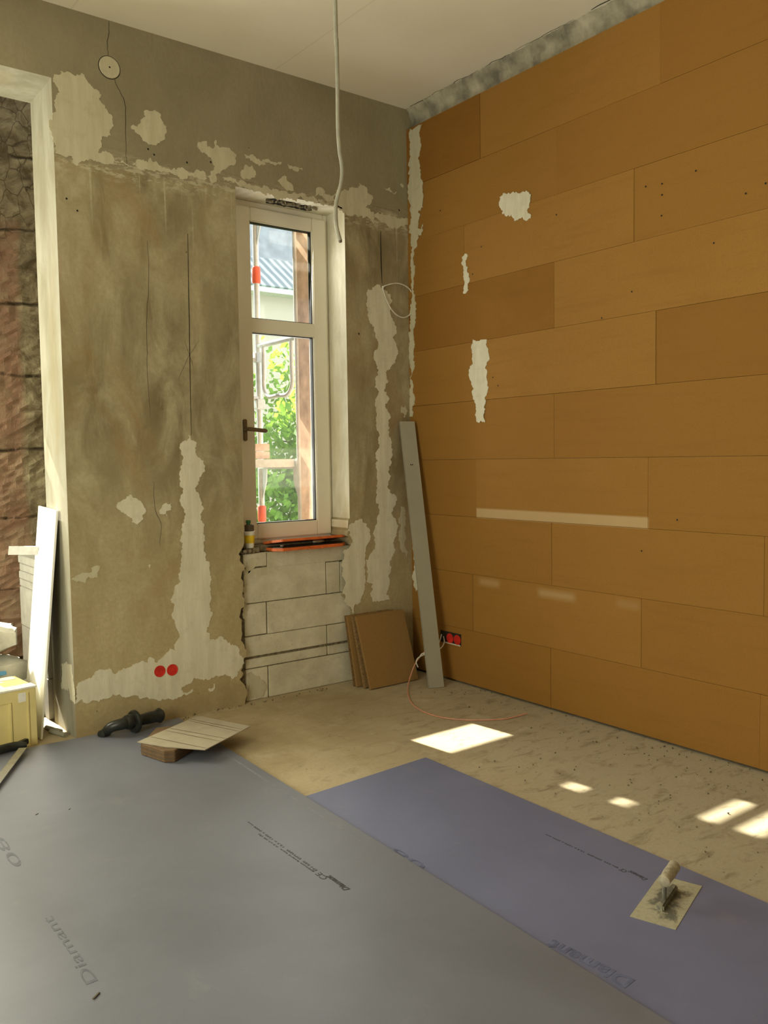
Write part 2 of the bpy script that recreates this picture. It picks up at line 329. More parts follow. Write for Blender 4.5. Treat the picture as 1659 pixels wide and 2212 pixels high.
def ragged(bm, o, plane, d):
    ia, ib, ic = {'y': (0, 2, 1), 'x': (1, 2, 0), 'z': (0, 1, 2)}[plane]; c0 = o[0][ic]
    vo, _, fo, *_r = delaunay_2d_cdt([Vector((p[ia], p[ib])) for p in o], [], [list(range(len(o)))], 1, 1e-6)
    def mk(v, off):
        q = [0, 0, 0]; q[ia] = v[0]; q[ib] = v[1]; q[ic] = c0; return bm.verts.new(Vector(q)+off)
    top = [mk(v, d) for v in vo]; bot = [mk(v, -d*.3) for v in vo]; edges = {}
    for f in fo:
        bm.faces.new([top[i] for i in f])
        for k in range(len(f)):
            e = (f[k], f[(k+1) % len(f)])
            edges[e] = 1
    for (a, b) in edges:
        if (b, a) not in edges: bm.faces.new((top[a], top[b], bot[b], bot[a]))
def patch(name, pts, plane, mat, parent, th=.0025, amp=.006, step=.009):
    global nrm
    nrm = Vector((0, 1, 0)) if plane == 'y' else (Vector((1, 0, 0)) if plane == 'x' else Vector((0, 0, 1)))
    d = -nrm*th if plane != 'z' else nrm*th
    o = jag(pts, amp, step); bm = bmesh.new(); ragged(bm, o, plane, d)
    return link(name, bm, mat, parent)
def crackmesh(bm, pts, plane, wd):
    nr = Vector((0, 1, 0)) if plane == 'y' else (Vector((1, 0, 0)) if plane == 'x' else Vector((0, 0, 1)))
    pts = [Vector(p) for p in pts]; L = []; R = []
    sgn = 1 if plane == 'z' else -1
    for i, p in enumerate(pts):
        T = (pts[min(i+1, len(pts)-1)]-pts[max(i-1, 0)]).normalized(); s = T.cross(nr).normalized()
        wv = wd*(.4+.6*math.sin(math.pi*min(1, max(.08, i/(len(pts)-1)))))*.5
        L.append(bm.verts.new(p+s*wv+nr*sgn*.0012)); R.append(bm.verts.new(p-s*wv+nr*sgn*.0012))
    for i in range(len(pts)-1): bm.faces.new((L[i], L[i+1], R[i+1], R[i]))
def text(body, A, B, size, mat, parent, name='printed_text', z_off=.0006, shear=0., bold=0.):
    A = Vector(A); B = Vector(B); d = (B-A); L = d.length; d.normalize(); u = Vector((0, 0, 1)).cross(d).normalized()
    cu = bpy.data.curves.new('t', 'FONT'); cu.body = body; cu.size = size; cu.shear = shear; cu.offset = bold; cu.extrude = .0002; cu.resolution_u = 3
    to = bpy.data.objects.new('t', cu); C.objects.link(to); bpy.context.view_layer.update()
    me = bpy.data.meshes.new_from_object(to.evaluated_get(bpy.context.evaluated_depsgraph_get())); C.objects.unlink(to); bpy.data.objects.remove(to)
    xs = [v.co.x for v in me.vertices]; wdt = max(xs)-min(xs); k = L/wdt
    for v in me.vertices: v.co = A+d*((v.co.x-min(xs))*k)+u*v.co.y+Vector((0, 0, v.co.z+z_off))
    me.materials.clear(); me.materials.append(mat); o = bpy.data.objects.new(name, me); C.objects.link(o)
    if parent: o.parent = parent; o.matrix_parent_inverse = parent.matrix_world.inverted() if False else Matrix.Translation(-parent.location)
    return o
# ------------------------------------------------------------------ room shell
H = 3.963
bm = bmesh.new(); box(bm, (-5.8, -7.4, -.12), (.4, 1.9, 0)); struct(link('floor', bm, M['floor']), 'bare dusty concrete screed floor')
bm = bmesh.new(); box(bm, (-5.8, -7.4, H), (.4, .42, H+.15)); box(bm, (-5.2, .38, 4.3), (-1.4, 1.9, 4.45)); struct(link('ceiling', bm, M['ceiling']), 'cream painted ceiling with faint board joints')
# window wall: outline pieces in the y=0 plane pushed back .4
bm = bmesh.new()
def wp(pts, y0=0., dy=.40):
    return prism(bm, [(x, y0, z) for x, z in pts], (0, dy, 0))
nrm = Vector((0, 1, 0))
jl = [(-1.345, 3.2), (-1.345, 1.03)]; jagl = [Vector(p) for p in ((-1.352, 0, 1.0), (-1.385, 0, .955), (-1.375, 0, .80), (-1.355, 0, .62), (-1.375, 0, .45), (-1.352, 0, .30), (-1.375, 0, .24), (-1.36, 0, .1), (-1.37, 0, 0))]
jagl = [(p.x, p.z) for p in jag(jagl, .012, .03, False)]
wp([(-2.418, 0)]+[(-2.418, H), (-1.345, H)]+jl+jagl)
wp([(-5.8, 0), (-5.8, H), (-5.0, H), (-5.0, 0)])
wp([(-5.0, 3.577), (-5.0, H), (-2.418, H), (-2.418, 3.577)])
wp([(-1.345, 3.2), (-1.345, H), (-.54, H), (-.54, 3.2)], dy=.265)
jr = [Vector(p) for p in ((-.54, 0, 1.13), (-.548, 0, 1.0), (-.515, 0, .95), (-.535, 0, .8), (-.545, 0, .55), (-.50, 0, .42), (-.49, 0, .3), (-.475, 0, .2), (-.50, 0, .1), (-.49, 0, 0))]
jr = [(p.x, p.z) for p in jag(jr, .01, .03, False)]
wp([(.16, 0), (.16, H), (-.54, H)]+jr)
for f in bm.faces:
    c = f.calc_center_median(); f.normal_update(); n = f.normal
    if abs(n.y) < .5 and .02 < c.y < .38:
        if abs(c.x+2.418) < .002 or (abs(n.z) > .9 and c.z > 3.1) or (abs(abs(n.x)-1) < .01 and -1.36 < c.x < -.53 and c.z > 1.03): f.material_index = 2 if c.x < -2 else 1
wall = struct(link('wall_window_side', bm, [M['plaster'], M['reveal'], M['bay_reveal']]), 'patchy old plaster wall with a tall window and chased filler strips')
# outer leaf of masonry round the window (sandstone reveal)
bm = bmesh.new()
box(bm, (-1.36, .27, 0), (-1.185, .46, 3.6)); box(bm, (-.637, .27, 0), (-.3, .46, 3.6)); box(bm, (-1.36, .27, 3.40), (-.3, .46, 3.6)); box(bm, (-1.36, .27, 0), (-.3, .46, 1.05))
struct(link('wall_outer_window_reveal', bm, M['sandstone']), 'reddish sandstone reveal outside the window')
# raw masonry behind the boards
bm = bmesh.new(); box(bm, (.062, -7.4, 0), (.3, 0, H)); struct(link('wall_right_masonry', bm, M['filler_dim']), 'raw plaster edge showing above the wood fibre boards')
# rough plaster lip under the ceiling
bm = bmesh.new(); rr = random.Random(5); prof = [(.06, 3.80), (.052, 3.84), (.05, 3.88), (.035, 3.915), (.015, 3.945), (.0, 3.966)]; rows_ = []
ny = 420
for i in range(ny+1):
    y = -i*(5.2/ny); rw = []
    for j, (x, z) in enumerate(prof):
        k = math.sin(i*.05+j)*.004+math.sin(i*.21+j*2)*.003+rr.gauss(0, .002)
        ed = (math.sin(i*.033)*.012+math.sin(i*.4)*.003+rr.gauss(0, .003)) if j >= 4 else 0
        rw.append(bm.verts.new((x+k-ed*.8, y, z+(k*.5 if j < 5 else 0))))
    rows_.append(rw)
for i in range(ny):
    for j in range(len(prof)-1): bm.faces.new((rows_[i][j], rows_[i+1][j], rows_[i+1][j+1], rows_[i][j+1]))
struct(link('trim_1', bm, M['lip'], smooth=True), 'rough broken plaster lip between boards and ceiling')
bm = bmesh.new(); rk = random.Random(13); y = -.05
while y > -4.6:
    L1 = rk.uniform(.12, .5); n_ = max(4, int(L1/.03)); crackmesh(bm, [Vector((-.004-.012*math.sin(i*.9)*rk.random()-.006*rk.random(), y-L1*i/n_, H-.0005)) for i in range(n_+1)], 'x' if 0 else 'z', rk.uniform(.004, .014)); y -= L1+rk.uniform(0, .12)
for v in bm.verts: v.co.z = H-.0012
struct(link('trim_2', bm, M['dark']), 'open crack between the ceiling and the rough plaster lip')
# boarded wall
bm = bmesh.new(); tone_l = bm.faces.layers.float.new('tone_f'); rb = random.Random(11)
L_ = 1.3225; rowh = .38; g = .0008
first = [(-1.315, 0), (-.638, 1), (-1.327, 2), (-.678, 3), (-1.345, 4), (-.722, 5), (-1.35, 6), (-.583, 7), (-1.373, 8), (-.74, 9)]
tones = {(0, 0): .35, (0, 1): .4, (1, 0): .4, (1, 1): .6, (1, 2): .45, (2, 0): .45, (2, 1): .55, (2, 2): .5, (3, 0): .35, (3, 1): .62, (3, 2): .5, (4, 0): .45, (4, 1): .42, (4, 2): .3,
         (5, 0): .5, (5, 1): .72, (5, 2): .25, (6, 0): .12, (6, 1): .72, (6, 2): .6, (7, 0): .45, (7, 1): .72, (7, 2): .5, (8, 0): .5, (8, 1): .38, (8, 2): .5, (9, 0): .05, (9, 1): .6, (9, 2): .35}
for y1, r in first:
    e = [0., y1];
    while e[-1] > -7.3: e.append(e[-1]-L_)
    z0 = r*rowh+(.015 if r == 0 else 0); z1 = (r+1)*rowh if r < 9 else 3.822
    for k in range(len(e)-1):
        off = rb.uniform(-.0022, .0012); vs = box(bm, (off, e[k+1]+g, z0+g), (.062, e[k]-g, z1-g)); t_ = tones.get((r, k), rb.uniform(.3, .6))
        for f in {f for v in vs for f in v.link_faces}: f[tone_l] = t_
dots = [(1395, 403), (1430, 397), (1430, 421), (1429, 466), (1503, 369), (1611, 418), (1542, 525), (1202, 464), (1300, 687), (1365, 630), (1021, 592), (1065, 815), (1076, 833), (951, 455), (1654, 396), (1040, 533), (1386, 1190), (1463, 1123)]
for (px, py) in dots:
    p = hx(px, py, -.002); n0 = len(bm.verts)
    vs = [bm.verts.new((p.x-.001, p.y+math.cos(a)*.005, p.z+math.sin(a)*.005)) for a in (k*math.pi/4 for k in range(8))]; f = bm.faces.new(vs); f.material_index = 1
# keep the tone as a face attribute
vals = [f[tone_l] for f in bm.faces]
me = bpy.data.meshes.new('wall_right'); bmesh.ops.recalc_face_normals(bm, faces=bm.faces); bm.to_mesh(me); bm.free()
at = me.attributes.new('tone', 'FLOAT', 'FACE'); at.data.foreach_set('value', vals)
me.materials.append(M['board']); me.materials.append(M['dark'])
wallr = bpy.data.objects.new('wall_right', me); C.objects.link(wallr); struct(wallr, 'wall clad in staggered rows of brown wood fibre boards')
# the unseen sides of the room
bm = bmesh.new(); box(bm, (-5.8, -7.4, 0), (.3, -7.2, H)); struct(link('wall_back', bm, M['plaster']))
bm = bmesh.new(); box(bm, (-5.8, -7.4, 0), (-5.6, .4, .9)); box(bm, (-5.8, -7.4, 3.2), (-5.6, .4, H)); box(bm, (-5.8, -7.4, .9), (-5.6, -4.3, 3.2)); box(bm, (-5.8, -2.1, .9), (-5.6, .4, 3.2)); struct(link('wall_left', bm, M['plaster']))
# ------------------------------------------------------------------ bay beyond the opening
bm = bmesh.new(); rs = random.Random(8); nx, nz = 22, 170; x0, y0, x1, y1 = -2.50, 1.26, -1.6, 1.02; gv = []
for j in range(nz+1):
    rw = []
    for i in range(nx+1):
        u = i/nx; x = x0+(x1-x0)*u; z = 4.3*j/nz
        d = math.sin(z*13.4+math.sin(x*9))*.008+rs.gauss(0, .006)+(.008 if (z % .47) < .02 else 0)
        rw.append(bm.verts.new((x, y0+(y1-y0)*u+d, z)))
    gv.append(rw)
for j in range(nz):
    for i in range(nx): bm.faces.new((gv[j][i], gv[j][i+1], gv[j+1][i+1], gv[j+1][i]))
box(bm, (-2.50, 1.30, 0), (-1.62, 1.75, 4.3)); box(bm, (-1.6, .38, 0), (-1.45, 1.35, 4.3))
struct(link('wall_bay_side', bm, M['stone']), 'bare stone pier with red plaster remains beyond the opening')
bm = bmesh.new(); box(bm, (-5.1, 1.30, 0), (-2.50, 1.6, .72)); box(bm, (-5.1, 1.30, 3.35), (-2.50, 1.6, 4.3)); box(bm, (-5.1, 1.30, .72), (-4.75, 1.6, 3.35)); box(bm, (-5.2, .38, 0), (-5.0, 1.6, 4.3))
struct(link('wall_bay_front', bm, M['stone']))
bw = bmesh.new()
for a, b in (((-4.75, 1.40, .72), (-4.68, 1.47, 3.35)), ((-4.75, 1.40, .72), (-2.50, 1.47, .80)), ((-4.75, 1.40, 3.28), (-2.50, 1.47, 3.35)), ((-3.62, 1.40, .8), (-3.52, 1.47, 3.3))): box(bw, a, b, bev=.005)
ds = bmesh.new()  # unseen sheet, added and cut to shape the sun through the bay
for pl in ([(-4.9, .66), (-2.92, .66), (-2.92, 3.42), (-4.9, 3.42)], [(-2.92, 1.62), (-2.697, 1.55), (-2.572, 2.66), (-2.572, 3.42), (-2.92, 3.42)],
           [(-2.666, 1.35), (-2.45, 1.35), (-2.45, 2.66), (-2.551, 2.66), (-2.551, 2.35)], [(-2.586, 2.84), (-2.45, 2.84), (-2.45, 3.42), (-2.586, 3.42)]): prism(ds, [(x, 1.606, z) for x, z in pl], (0, .005, 0))
dso = link('sun_mask_sheet', ds, M['sheet']); tag(dso, 'unseen sheet added over the bay window, cut to shape the sun', 'sun blocker')
w2 = struct(link('window_2', bw, M['pvc']), 'bay window frame beyond the opening, out of view')
# ------------------------------------------------------------------ aerated block infill under the window
YB = .04
bm = bmesh.new(); box(bm, (-1.5, YB+.012, 0), (-.40, .26, .925), 1)
def blk(x0, x1, z0, z1, dy=0.): box(bm, (x0+.0015, YB+dy, z0+.002), (x1-.0015, YB+.05, z1-.002), 0, .003)
blk(-1.335, -1.165, .856, .945); blk(-1.163, -.50, .842, .945, .002)
blk(-1.335, -.716, .626, .85); blk(-.712, -.60, .626, .84, .003); blk(-.598, -.49, .626, .836, .001)
blk(-1.335, -1.176, .418, .624, .002); blk(-1.17, -.47, .414, .624)
blk(-1.335, -.717, .283, .414, .001); blk(-.713, -.44, .283, .412); blk(-1.335, -.717, .208, .270, .002); blk(-.713, -.44, .208, .270)
blk(-1.335, -1.175, 0, .205, .003); blk(-1.17, -.44, 0, .205, .001)
infill = struct(link('wall_parapet', bm, [M['block'], M['mortar']]), 'white aerated concrete blocks filling the parapet under the window')
# grey thin-bed mortar smears on the blocks
for pts in ([(531, 1212), (545, 1205), (556, 1216), (548, 1228), (536, 1240), (530, 1232)], [(531, 1234), (545, 1229), (580, 1226), (596, 1229), (585, 1236), (560, 1240), (540, 1239)], [(528, 1240), (533, 1246), (534, 1275), (531, 1300), (533, 1330), (529, 1340), (526, 1280)], [(536, 1455), (560, 1460), (575, 1478), (570, 1500), (548, 1505), (533, 1508)]):
    patch('mortar_smear', [hy(x, y, YB) for x, y in pts], 'y', M['mortar'] if False else M['filler_dim'], infill, .002, .006)
# ------------------------------------------------------------------ filler patches on the plaster
def P(s, ox, oy, pts): return [(ox+x/s, oy+y/s) for x, y in pts]
A1 = lambda p: P(3.352, 100, 900, p); A2 = lambda p: P(3.607, 100, 80, p); A3 = lambda p: P(3.770, 460, 300, p); A4 = lambda p: P(4.2526, 740, 380, p); A5 = lambda p: P(4.426, 740, 850, p)
fill = [
 A1([(1035, 130), (985, 180), (975, 270), (985, 330), (965, 400), (975, 470), (965, 500), (985, 560), (975, 640), (1000, 720), (985, 800), (975, 870), (985, 960), (975, 1080), (960, 1150), (930, 1240), (915, 1300), (925, 1380), (905, 1440), (940, 1530), (925, 1650), (935, 1695), (810, 1765), (790, 1780), (770, 1745), (740, 1745), (735, 1790), (650, 1785), (560, 1820), (480, 1855), (455, 1815), (360, 1840), (330, 1890), (250, 1920), (215, 1960), (208, 2085), (300, 2075), (380, 2065), (440, 2040), (530, 2010), (570, 2035), (620, 2020), (680, 2045), (800, 2050), (960, 2030), (1010, 2000), (980, 1960), (1020, 1940), (1140, 1910), (1240, 1880), (1380, 1880), (1410, 1820), (1400, 1690), (1310, 1630), (1240, 1610), (1180, 1600), (1160, 1560), (1180, 1500), (1200, 1440), (1180, 1380), (1190, 1200), (1180, 1100), (1150, 1020), (1150, 900), (1145, 780), (1120, 700), (1115, 600), (1105, 440), (1150, 390), (1140, 320), (1085, 270), (1090, 190)]),
 A4([(300, 1010), (240, 1040), (220, 1180), (240, 1300), (290, 1380), (300, 1470), (330, 1530), (300, 1600), (300, 1700), (330, 1780), (300, 1900)])+A5([(330, 190), (325, 280), (345, 460), (320, 600), (325, 800), (320, 1050), (330, 1190), (310, 1300), (310, 1450), (260, 1540), (230, 1650), (230, 1800), (290, 1820), (270, 1940), (290, 1990), (450, 1970), (440, 1850), (435, 1750), (460, 1650), (490, 1400), (510, 1220), (480, 1120), (500, 970), (450, 950), (440, 700), (470, 470), (440, 400), (440, 250), (420, 150), (440, 30)])+A4([(410, 1780), (490, 1680), (490, 1560), (460, 1490), (495, 1430), (470, 1340), (440, 1290), (440, 1090), (370, 1040)]),
 A5([(80, 1240), (150, 1210), (220, 1240), (235, 1440), (215, 1600), (215, 1760), (200, 1900), (170, 1990), (110, 2030), (100, 2110), (40, 2020), (10, 1700), (10, 1500), (60, 1480), (95, 1400)]),
 A1([(600, 565), (560, 600), (510, 640), (540, 690), (590, 720), (620, 765), (660, 780), (690, 750), (715, 700), (700, 640), (650, 590)]),
 A1([(865, 625), (905, 625), (905, 670), (875, 720), (820, 705), (835, 660)]),
 A1([(1000, 2010), (1060, 1970), (1050, 2000), (1020, 2015)]), A1([(1210, 1935), (1218, 1935), (1222, 1965), (1175, 1985), (1172, 1975), (1212, 1962)]),
 A1([(745, 1070), (760, 1072), (748, 1098), (742, 1090)]),
]
dim = [
 A2([(52, 350), (110, 265), (200, 290), (275, 280), (310, 330), (360, 390), (430, 450), (455, 530), (510, 610), (525, 690), (500, 770), (430, 850), (400, 900), (480, 900), (600, 960), (740, 960), (880, 1000), (1000, 1020), (1010, 1080), (900, 1060), (760, 1030), (640, 1010), (560, 980), (450, 990), (380, 960), (240, 1005), (200, 930), (66, 900)]),
 A2([(840, 570), (890, 600), (900, 650), (935, 700), (935, 750), (900, 810), (850, 845), (800, 840), (740, 780), (700, 745), (660, 720), (665, 690), (710, 700), (740, 640)]),
 A2([(1180, 820), (1300, 870), (1320, 800), (1340, 850), (1420, 860), (1480, 910), (1475, 980), (1430, 1000), (1360, 1050), (1330, 1110), (1290, 1140), (1250, 1090), (1300, 1040), (1290, 960), (1200, 880)]),
 A2([(1000, 1040), (1140, 1060), (1240, 1070), (1250, 1110), (1020, 1080)]),
 A2([(1600, 1000), (1625, 1040), (1590, 1110), (1540, 1110), (1510, 1080), (1540, 1030)]),
 A3([(80, 310), (190, 350), (400, 400), (560, 420), (760, 470), (850, 510), (990, 540), (1060, 570), (900, 545), (600, 480), (400, 440), (200, 375), (90, 345)]),
 A3([(565, 305), (650, 380), (655, 425), (580, 400), (525, 340)]),
 A3([(1000, 420), (1110, 400), (1180, 400), (1190, 360), (1230, 380), (1260, 440), (1300, 460), (1290, 520), (1240, 560), (1310, 600), (1310, 690), (1240, 640), (1180, 635), (1080, 600), (1010, 560)]),
 A3([(840, 410), (900, 405), (910, 450), (960, 470), (998, 440), (998, 530), (900, 480), (830, 470)]),
 A3([(1390, 400), (1440, 395), (1495, 430), (1440, 430)]), A3([(1525, 365), (1550, 375), (1550, 400), (1535, 390)]),
 A3([(255, 125), (330, 140), (560, 195), (550, 210), (300, 160)]), A3([(610, 205), (730, 240), (700, 247)]),
 A3([(1310, 640), (1400, 620), (1530, 650), (1600, 640), (1600, 700), (1400, 680)]),
 A1([(180, 1180), (230, 1190), (300, 1160), (380, 1160), (380, 1080), (350, 1080), (330, 1120), (270, 1130)]),
 A5([(560, 120), (600, 110), (620, 170), (590, 230), (550, 180)]), A5([(560, 1080), (590, 1090), (600, 1400), (610, 1560), (560, 1500), (550, 1300)]),
]
for pl in fill: patch('filler_patch', [hy(x, y) for x, y in pl], 'y', M['filler'], wall, .003)
for pl in dim: patch('filler_patch', [hy(x, y) for x, y in pl], 'y', M['filler_dim'], wall, .002, .008)
fr_ = [
 [(885.5, 278), (912, 268), (906, 285), (908, 370), (908, 380)]+A4([(740, 60), (745, 180), (740, 290), (695, 330), (690, 480), (740, 440), (740, 500), (690, 540), (685, 620), (655, 680), (655, 980), (645, 1040), (680, 1220), (675, 1310), (655, 1400), (665, 1550), (665, 1750), (645, 1800), (645, 2200)])+[(885.5, 900)],
 [(1080, 425), (1095, 420), (1147, 421), (1147, 470), (1138, 477), (1112, 478), (1100, 468), (1085, 461), (1078, 443)],
 [(1004, 548), (1010, 550), (1013, 590), (1015, 605), (1008, 632), (1001, 634), (1002, 600)],
 [(1022, 733), (1052, 733), (1055, 760), (1052, 800), (1053, 830), (1049, 870), (1048, 912), (1030, 912), (1026, 870), (1018, 830), (1016, 790), (1022, 765)],
 [(892, 1180), (897, 1195), (902, 1240), (905, 1265), (898, 1278), (892, 1240)],
]
for pl in fr_: patch('filler_patch', [hx(x, y, -.003) for x, y in pl], 'x', M['filler'] if pl is not fr_[0] else M['filler_dim'], wallr, .002, .005)
patch('filler_patch', [hx(x, y, -2.418) for x, y in A1([(110, 1790), (140, 1780), (190, 1850), (204, 1950), (206, 2080), (190, 2060), (160, 1960), (110, 1960)])], 'x', M['filler'], wall, .002)
# cracks and slots
bm = bmesh.new()
def cy(pts, wd, n=5, amp=1.2):
    rc = random.Random(int(pts[0][0])); q = smoothpath([hy(x, y) for x, y in pts], n)
    q = [p+Vector((rc.gauss(0, amp*.0015), 0, 0)) for p in q]; crackmesh(bm, q, 'y', wd)
cy([(235, 45), (234, 75), (231, 95), (234, 122)], .003); cy([(246, 165), (252, 185), (266, 212), (271, 240), (271, 290), (274, 360)], .003)
cy([(318, 520), (322, 600), (316, 700), (318, 800), (325, 900)], .002); cy([(405, 505), (408, 650), (410, 780), (413, 940)], .005, 3, .3)
cy([(332, 1040), (335, 1100), (347, 1130), (345, 1180)], .002); cy([(822, 500), (823, 560), (825, 612)], .009, 3, .3)
cy([(385, 820), (405, 775), (430, 735)], .0015); cy([(398, 735), (412, 775), (418, 800)], .0015)
cy([(415, 960), (414, 1060), (417, 1150), (411, 1250), (413, 1340), (416, 1420)], .002); cy([(408, 1000), (408, 1120), (407, 1230)], .0015)
cy([(824, 640), (822, 760), (822, 850), (821, 930), (824, 1060), (826, 1180), (827, 1260)], .003)
for (x, y) in ((320, 322), (333, 334), (404, 351), (455, 350), (489, 352), (466, 356), (144, 429), (167, 455), (862, 454), (775, 721), (393, 1014)): cy([(x-1.2, y-2), (x+1, y+2.5)], .012, 2, .3)
cr = link('crack', bm, M['dark'], wall)
# broken pocket in the head of the niche above the window
bm = bmesh.new(); rq = random.Random(2)
pt = [hz_ for hz_ in [Vector((-1.06, .10, 3.1985)), Vector((-1.0, .07, 3.1985)), Vector((-.86, .085, 3.1985)), Vector((-.74, .11, 3.1985)), Vector((-.70, .15, 3.1985)), Vector((-.72, .17, 3.1985)), Vector((-1.04, .17, 3.1985))]]
nrm = Vector((0, 0, 1)); prism(bm, jag(pt, .008, .02), (0, 0, -.004)); link('broken_pocket', bm, M['dark'], wall)
bm = bmesh.new()
for i in range(16):
    x = -1.05+i*.022; p = Vector((x, .09+rq.uniform(-.012, .02), 3.19)); s = rq.uniform(.008, .02); mt = Matrix.Translation(p) @ Matrix.Rotation(rq.uniform(0, 3), 4, Vector((rq.random(), rq.random(), rq.random())).normalized())
    box(bm, (-s, -s*.5, -s*.4), (s, s*.5, s*.4), mat=mt)
link('loose_plaster', bm, M['mortar'], wall)
# ------------------------------------------------------------------ window_1
YF = .19
bm = bmesh.new()
def fr(x0, x1, z0, z1, xa, xb, za, zb, y0, y1, bev=.004):
    box(bm, (x0, y0, z0), (xa, y1, z1), bev=bev); box(bm, (xb, y0, z0), (x1, y1, z1), bev=bev); box(bm, (xa, y0, z0), (xb, y1, za), bev=bev); box(bm, (xa, y0, zb), (xb, y1, z1), bev=bev)
fr(-1.345, -.541, .985, 3.199, -1.25, -.575, 1.03, 3.15, YF+.022, YF+.08)
win = link('window_1', bm, M['pvc']); struct(win, 'tall narrow white framed window with two panes')
bm = bmesh.new(); gx0, gx1, gz0, gz1, m0, m1 = -1.146, -.676, 1.117, 3.068, 2.362, 2.452
fr(-1.262, -.564, 1.018, 3.158, gx0, gx1, gz0, gz1, YF, YF+.07, .006); box(bm, (gx0-.01, YF+.002, m0), (gx1+.01, YF+.068, m1), bev=.004)
link('sash', bm, M['pvc'], win)
bm = bmesh.new()
for (za, zb) in ((gz0, m0), (m1, gz1)):
    for a, b in (((gx0, YF+.02, za), (gx0+.006, YF+.05, zb)), ((gx1-.006, YF+.02, za), (gx1, YF+.05, zb)), ((gx0, YF+.02, za), (gx1, YF+.05, za+.006)), ((gx0, YF+.02, zb-.006), (gx1, YF+.05, zb))): box(bm, a, b)
link('gasket', bm, M['gasket'], win)
for (za, zb) in ((gz0, m0), (m1, gz1)):
    bm = bmesh.new(); box(bm, (gx0, YF+.033, za), (gx1, YF+.037, zb)); link('glass_pane', bm, M['glass'], win)
bm = bmesh.new(); box(bm, (-1.236, YF-.012, 1.66), (-1.206, YF, 1.80), bev=.005); tube(bm, [(-1.221, YF-.01, 1.735), (-1.221, YF-.05, 1.735)], .011, 12)
box(bm, (-1.232, YF-.062, 1.722), (-1.085, YF-.045, 1.748), bev=.006, mat=Matrix.Translation((-1.221, 0, 1.735)) @ Matrix.Rotation(.09, 4, 'Y') @ Matrix.Translation((1.221, 0, -1.735)))
link('window_handle', bm, M['handle'], win)
bm = bmesh.new(); box(bm, (-1.30, .10, .945), (-.545, .26, .985), bev=.003); link('window_packer', bm, M['mortar'], win)
# ------------------------------------------------------------------ gypsum boards
def zpt(x, y, z): p = hz(x, y, z); return Vector((p.x, p.y, 0))
def slab(name, quad, z0, z1, mat, label):
    o = empty(name, (0, 0, 0), label, 'plasterboard'); bm = bmesh.new()
    fs = prism(bm, [(x, y, z0) for x, y in quad], (0, 0, z1-z0)); link('core', bm, M['gypedge'], o)
    bm = bmesh.new(); q2 = [(x, y, z1) for x, y in quad]; prism(bm, q2, (0, 0, .0006)); link('paper_face', bm, mat, o); return o
g2 = slab('gypsum_board', [(-1.129, -1.487), (-2.38, -1.555), (-2.49, -4.9), (-1.16, -4.9)], 0, .0125, M['gyp2'], 'bluer grey plasterboard lying lower, under the trowel on the concrete floor')
# packers under the larger board
for i, (x, y) in enumerate(((-2.75, -.3), (-2.2, -.9))):
    pass
gu = slab('gypsum_board', [(-1.845, -.075), (-3.62, -.042), (-3.72, -4.75), (-1.99, -4.75)], 0.0142, .0256, M['gyp1'], 'large grey plasterboard lying on top, carrying cardboard and black handle')
gl_ = slab('gypsum_board', [(-2.4, -.08), (-3.10, -.06), (-3.13, -1.5), (-2.4, -1.5)], 0, .0124, M['gyp1'], 'plasterboard offcut lying underneath the far end of the large grey board')
ZT1, ZT2 = .0262, .0131
bm = bmesh.new(); crackmesh(bm, [Vector((-1.905, -.5, .0256)), Vector((-1.935, -1.3, .0256)), Vector((-1.965, -2.2, .0256))], 'z', .012); link('edge_taper', bm, M['gyp_light'], gu)  # lighter strip drawn along the board's bevelled edge
text('Diamant', hz(757, 1921, ZT1), hz(712, 1890, ZT1), .032, M['print'], gu, shear=.25, bold=.001)
text('CE', hz(709, 1897, ZT1), hz(692, 1884, ZT1), .034, M['print'], gu)
text('EN 520  DFH2IR  12,5 x 1250 x 2000 mm', hz(686, 1880, ZT1), hz(537, 1775, ZT1), .013, M['print'], gu)
text('gypsum board type  A2-s1,d0 (B)', hz(679, 1883, ZT1), hz(560, 1801, ZT1), .011, M['print'], gu)
text('Diamant', hz(212, 2118, ZT1), hz(112, 1978, ZT1), .05, M['ghost'], gu)
text('08', hz(52, 1868, ZT1), hz(6, 1808, ZT1), .055, M['ghost'], gu)
text('Diamant', hz(1400, 1899, ZT2), hz(1362, 1880, ZT2), .030, M['print'], g2, shear=.25)
text('CE', hz(1356, 1882, ZT2), hz(1344, 1876, ZT2), .030, M['print'], g2)
text('EN 520  DFH2IR  12,5 x 1250 x 2000 mm', hz(1336, 1874, ZT2), hz(1180, 1802, ZT2), .012, M['print'], g2)
text('08', hz(924, 1872, ZT2), hz(856, 1832, ZT2), .055, M['ghost2'], g2)
text('Diamant', hz(1372, 2118, ZT2), hz(1196, 2030, ZT2), .075, M['ghost2'], g2, bold=.002)
# ------------------------------------------------------------------ plastering trowel
def on2(x, y, z): return hz(x, y, z)
zt = .0150
c0, c1, c2, c3 = [hz(*p, zt) for p in ((1363, 1977), (1457, 2010), (1517, 1915), (1425, 1888))]
ctr = (c0+c1+c2+c3)/4; ax = ((c2+c3)-(c0+c1)).normalized(); ln = (((c2+c3)-(c0+c1))/2).length; wd_ = (((c1-c0)+(c2-c3))/2).length
tr = empty('plastering_trowel', (ctr.x, ctr.y, .0131), 'plaster-crusted smoothing trowel with cylindrical grip on the bluer board', 'trowel', rz=math.atan2(ax.y, ax.x))
bm = bmesh.new(); box(bm, (-ln/2, -wd_/2, 0), (ln/2, wd_/2, .0015), bev=.0005); link('blade', bm, M['trowelsteel'], tr)
bm = bmesh.new(); box(bm, (-.085, -.012, .0015), (.09, .012, .022), bev=.005); link('mounting_rib', bm, M['trowelsteel'], tr)
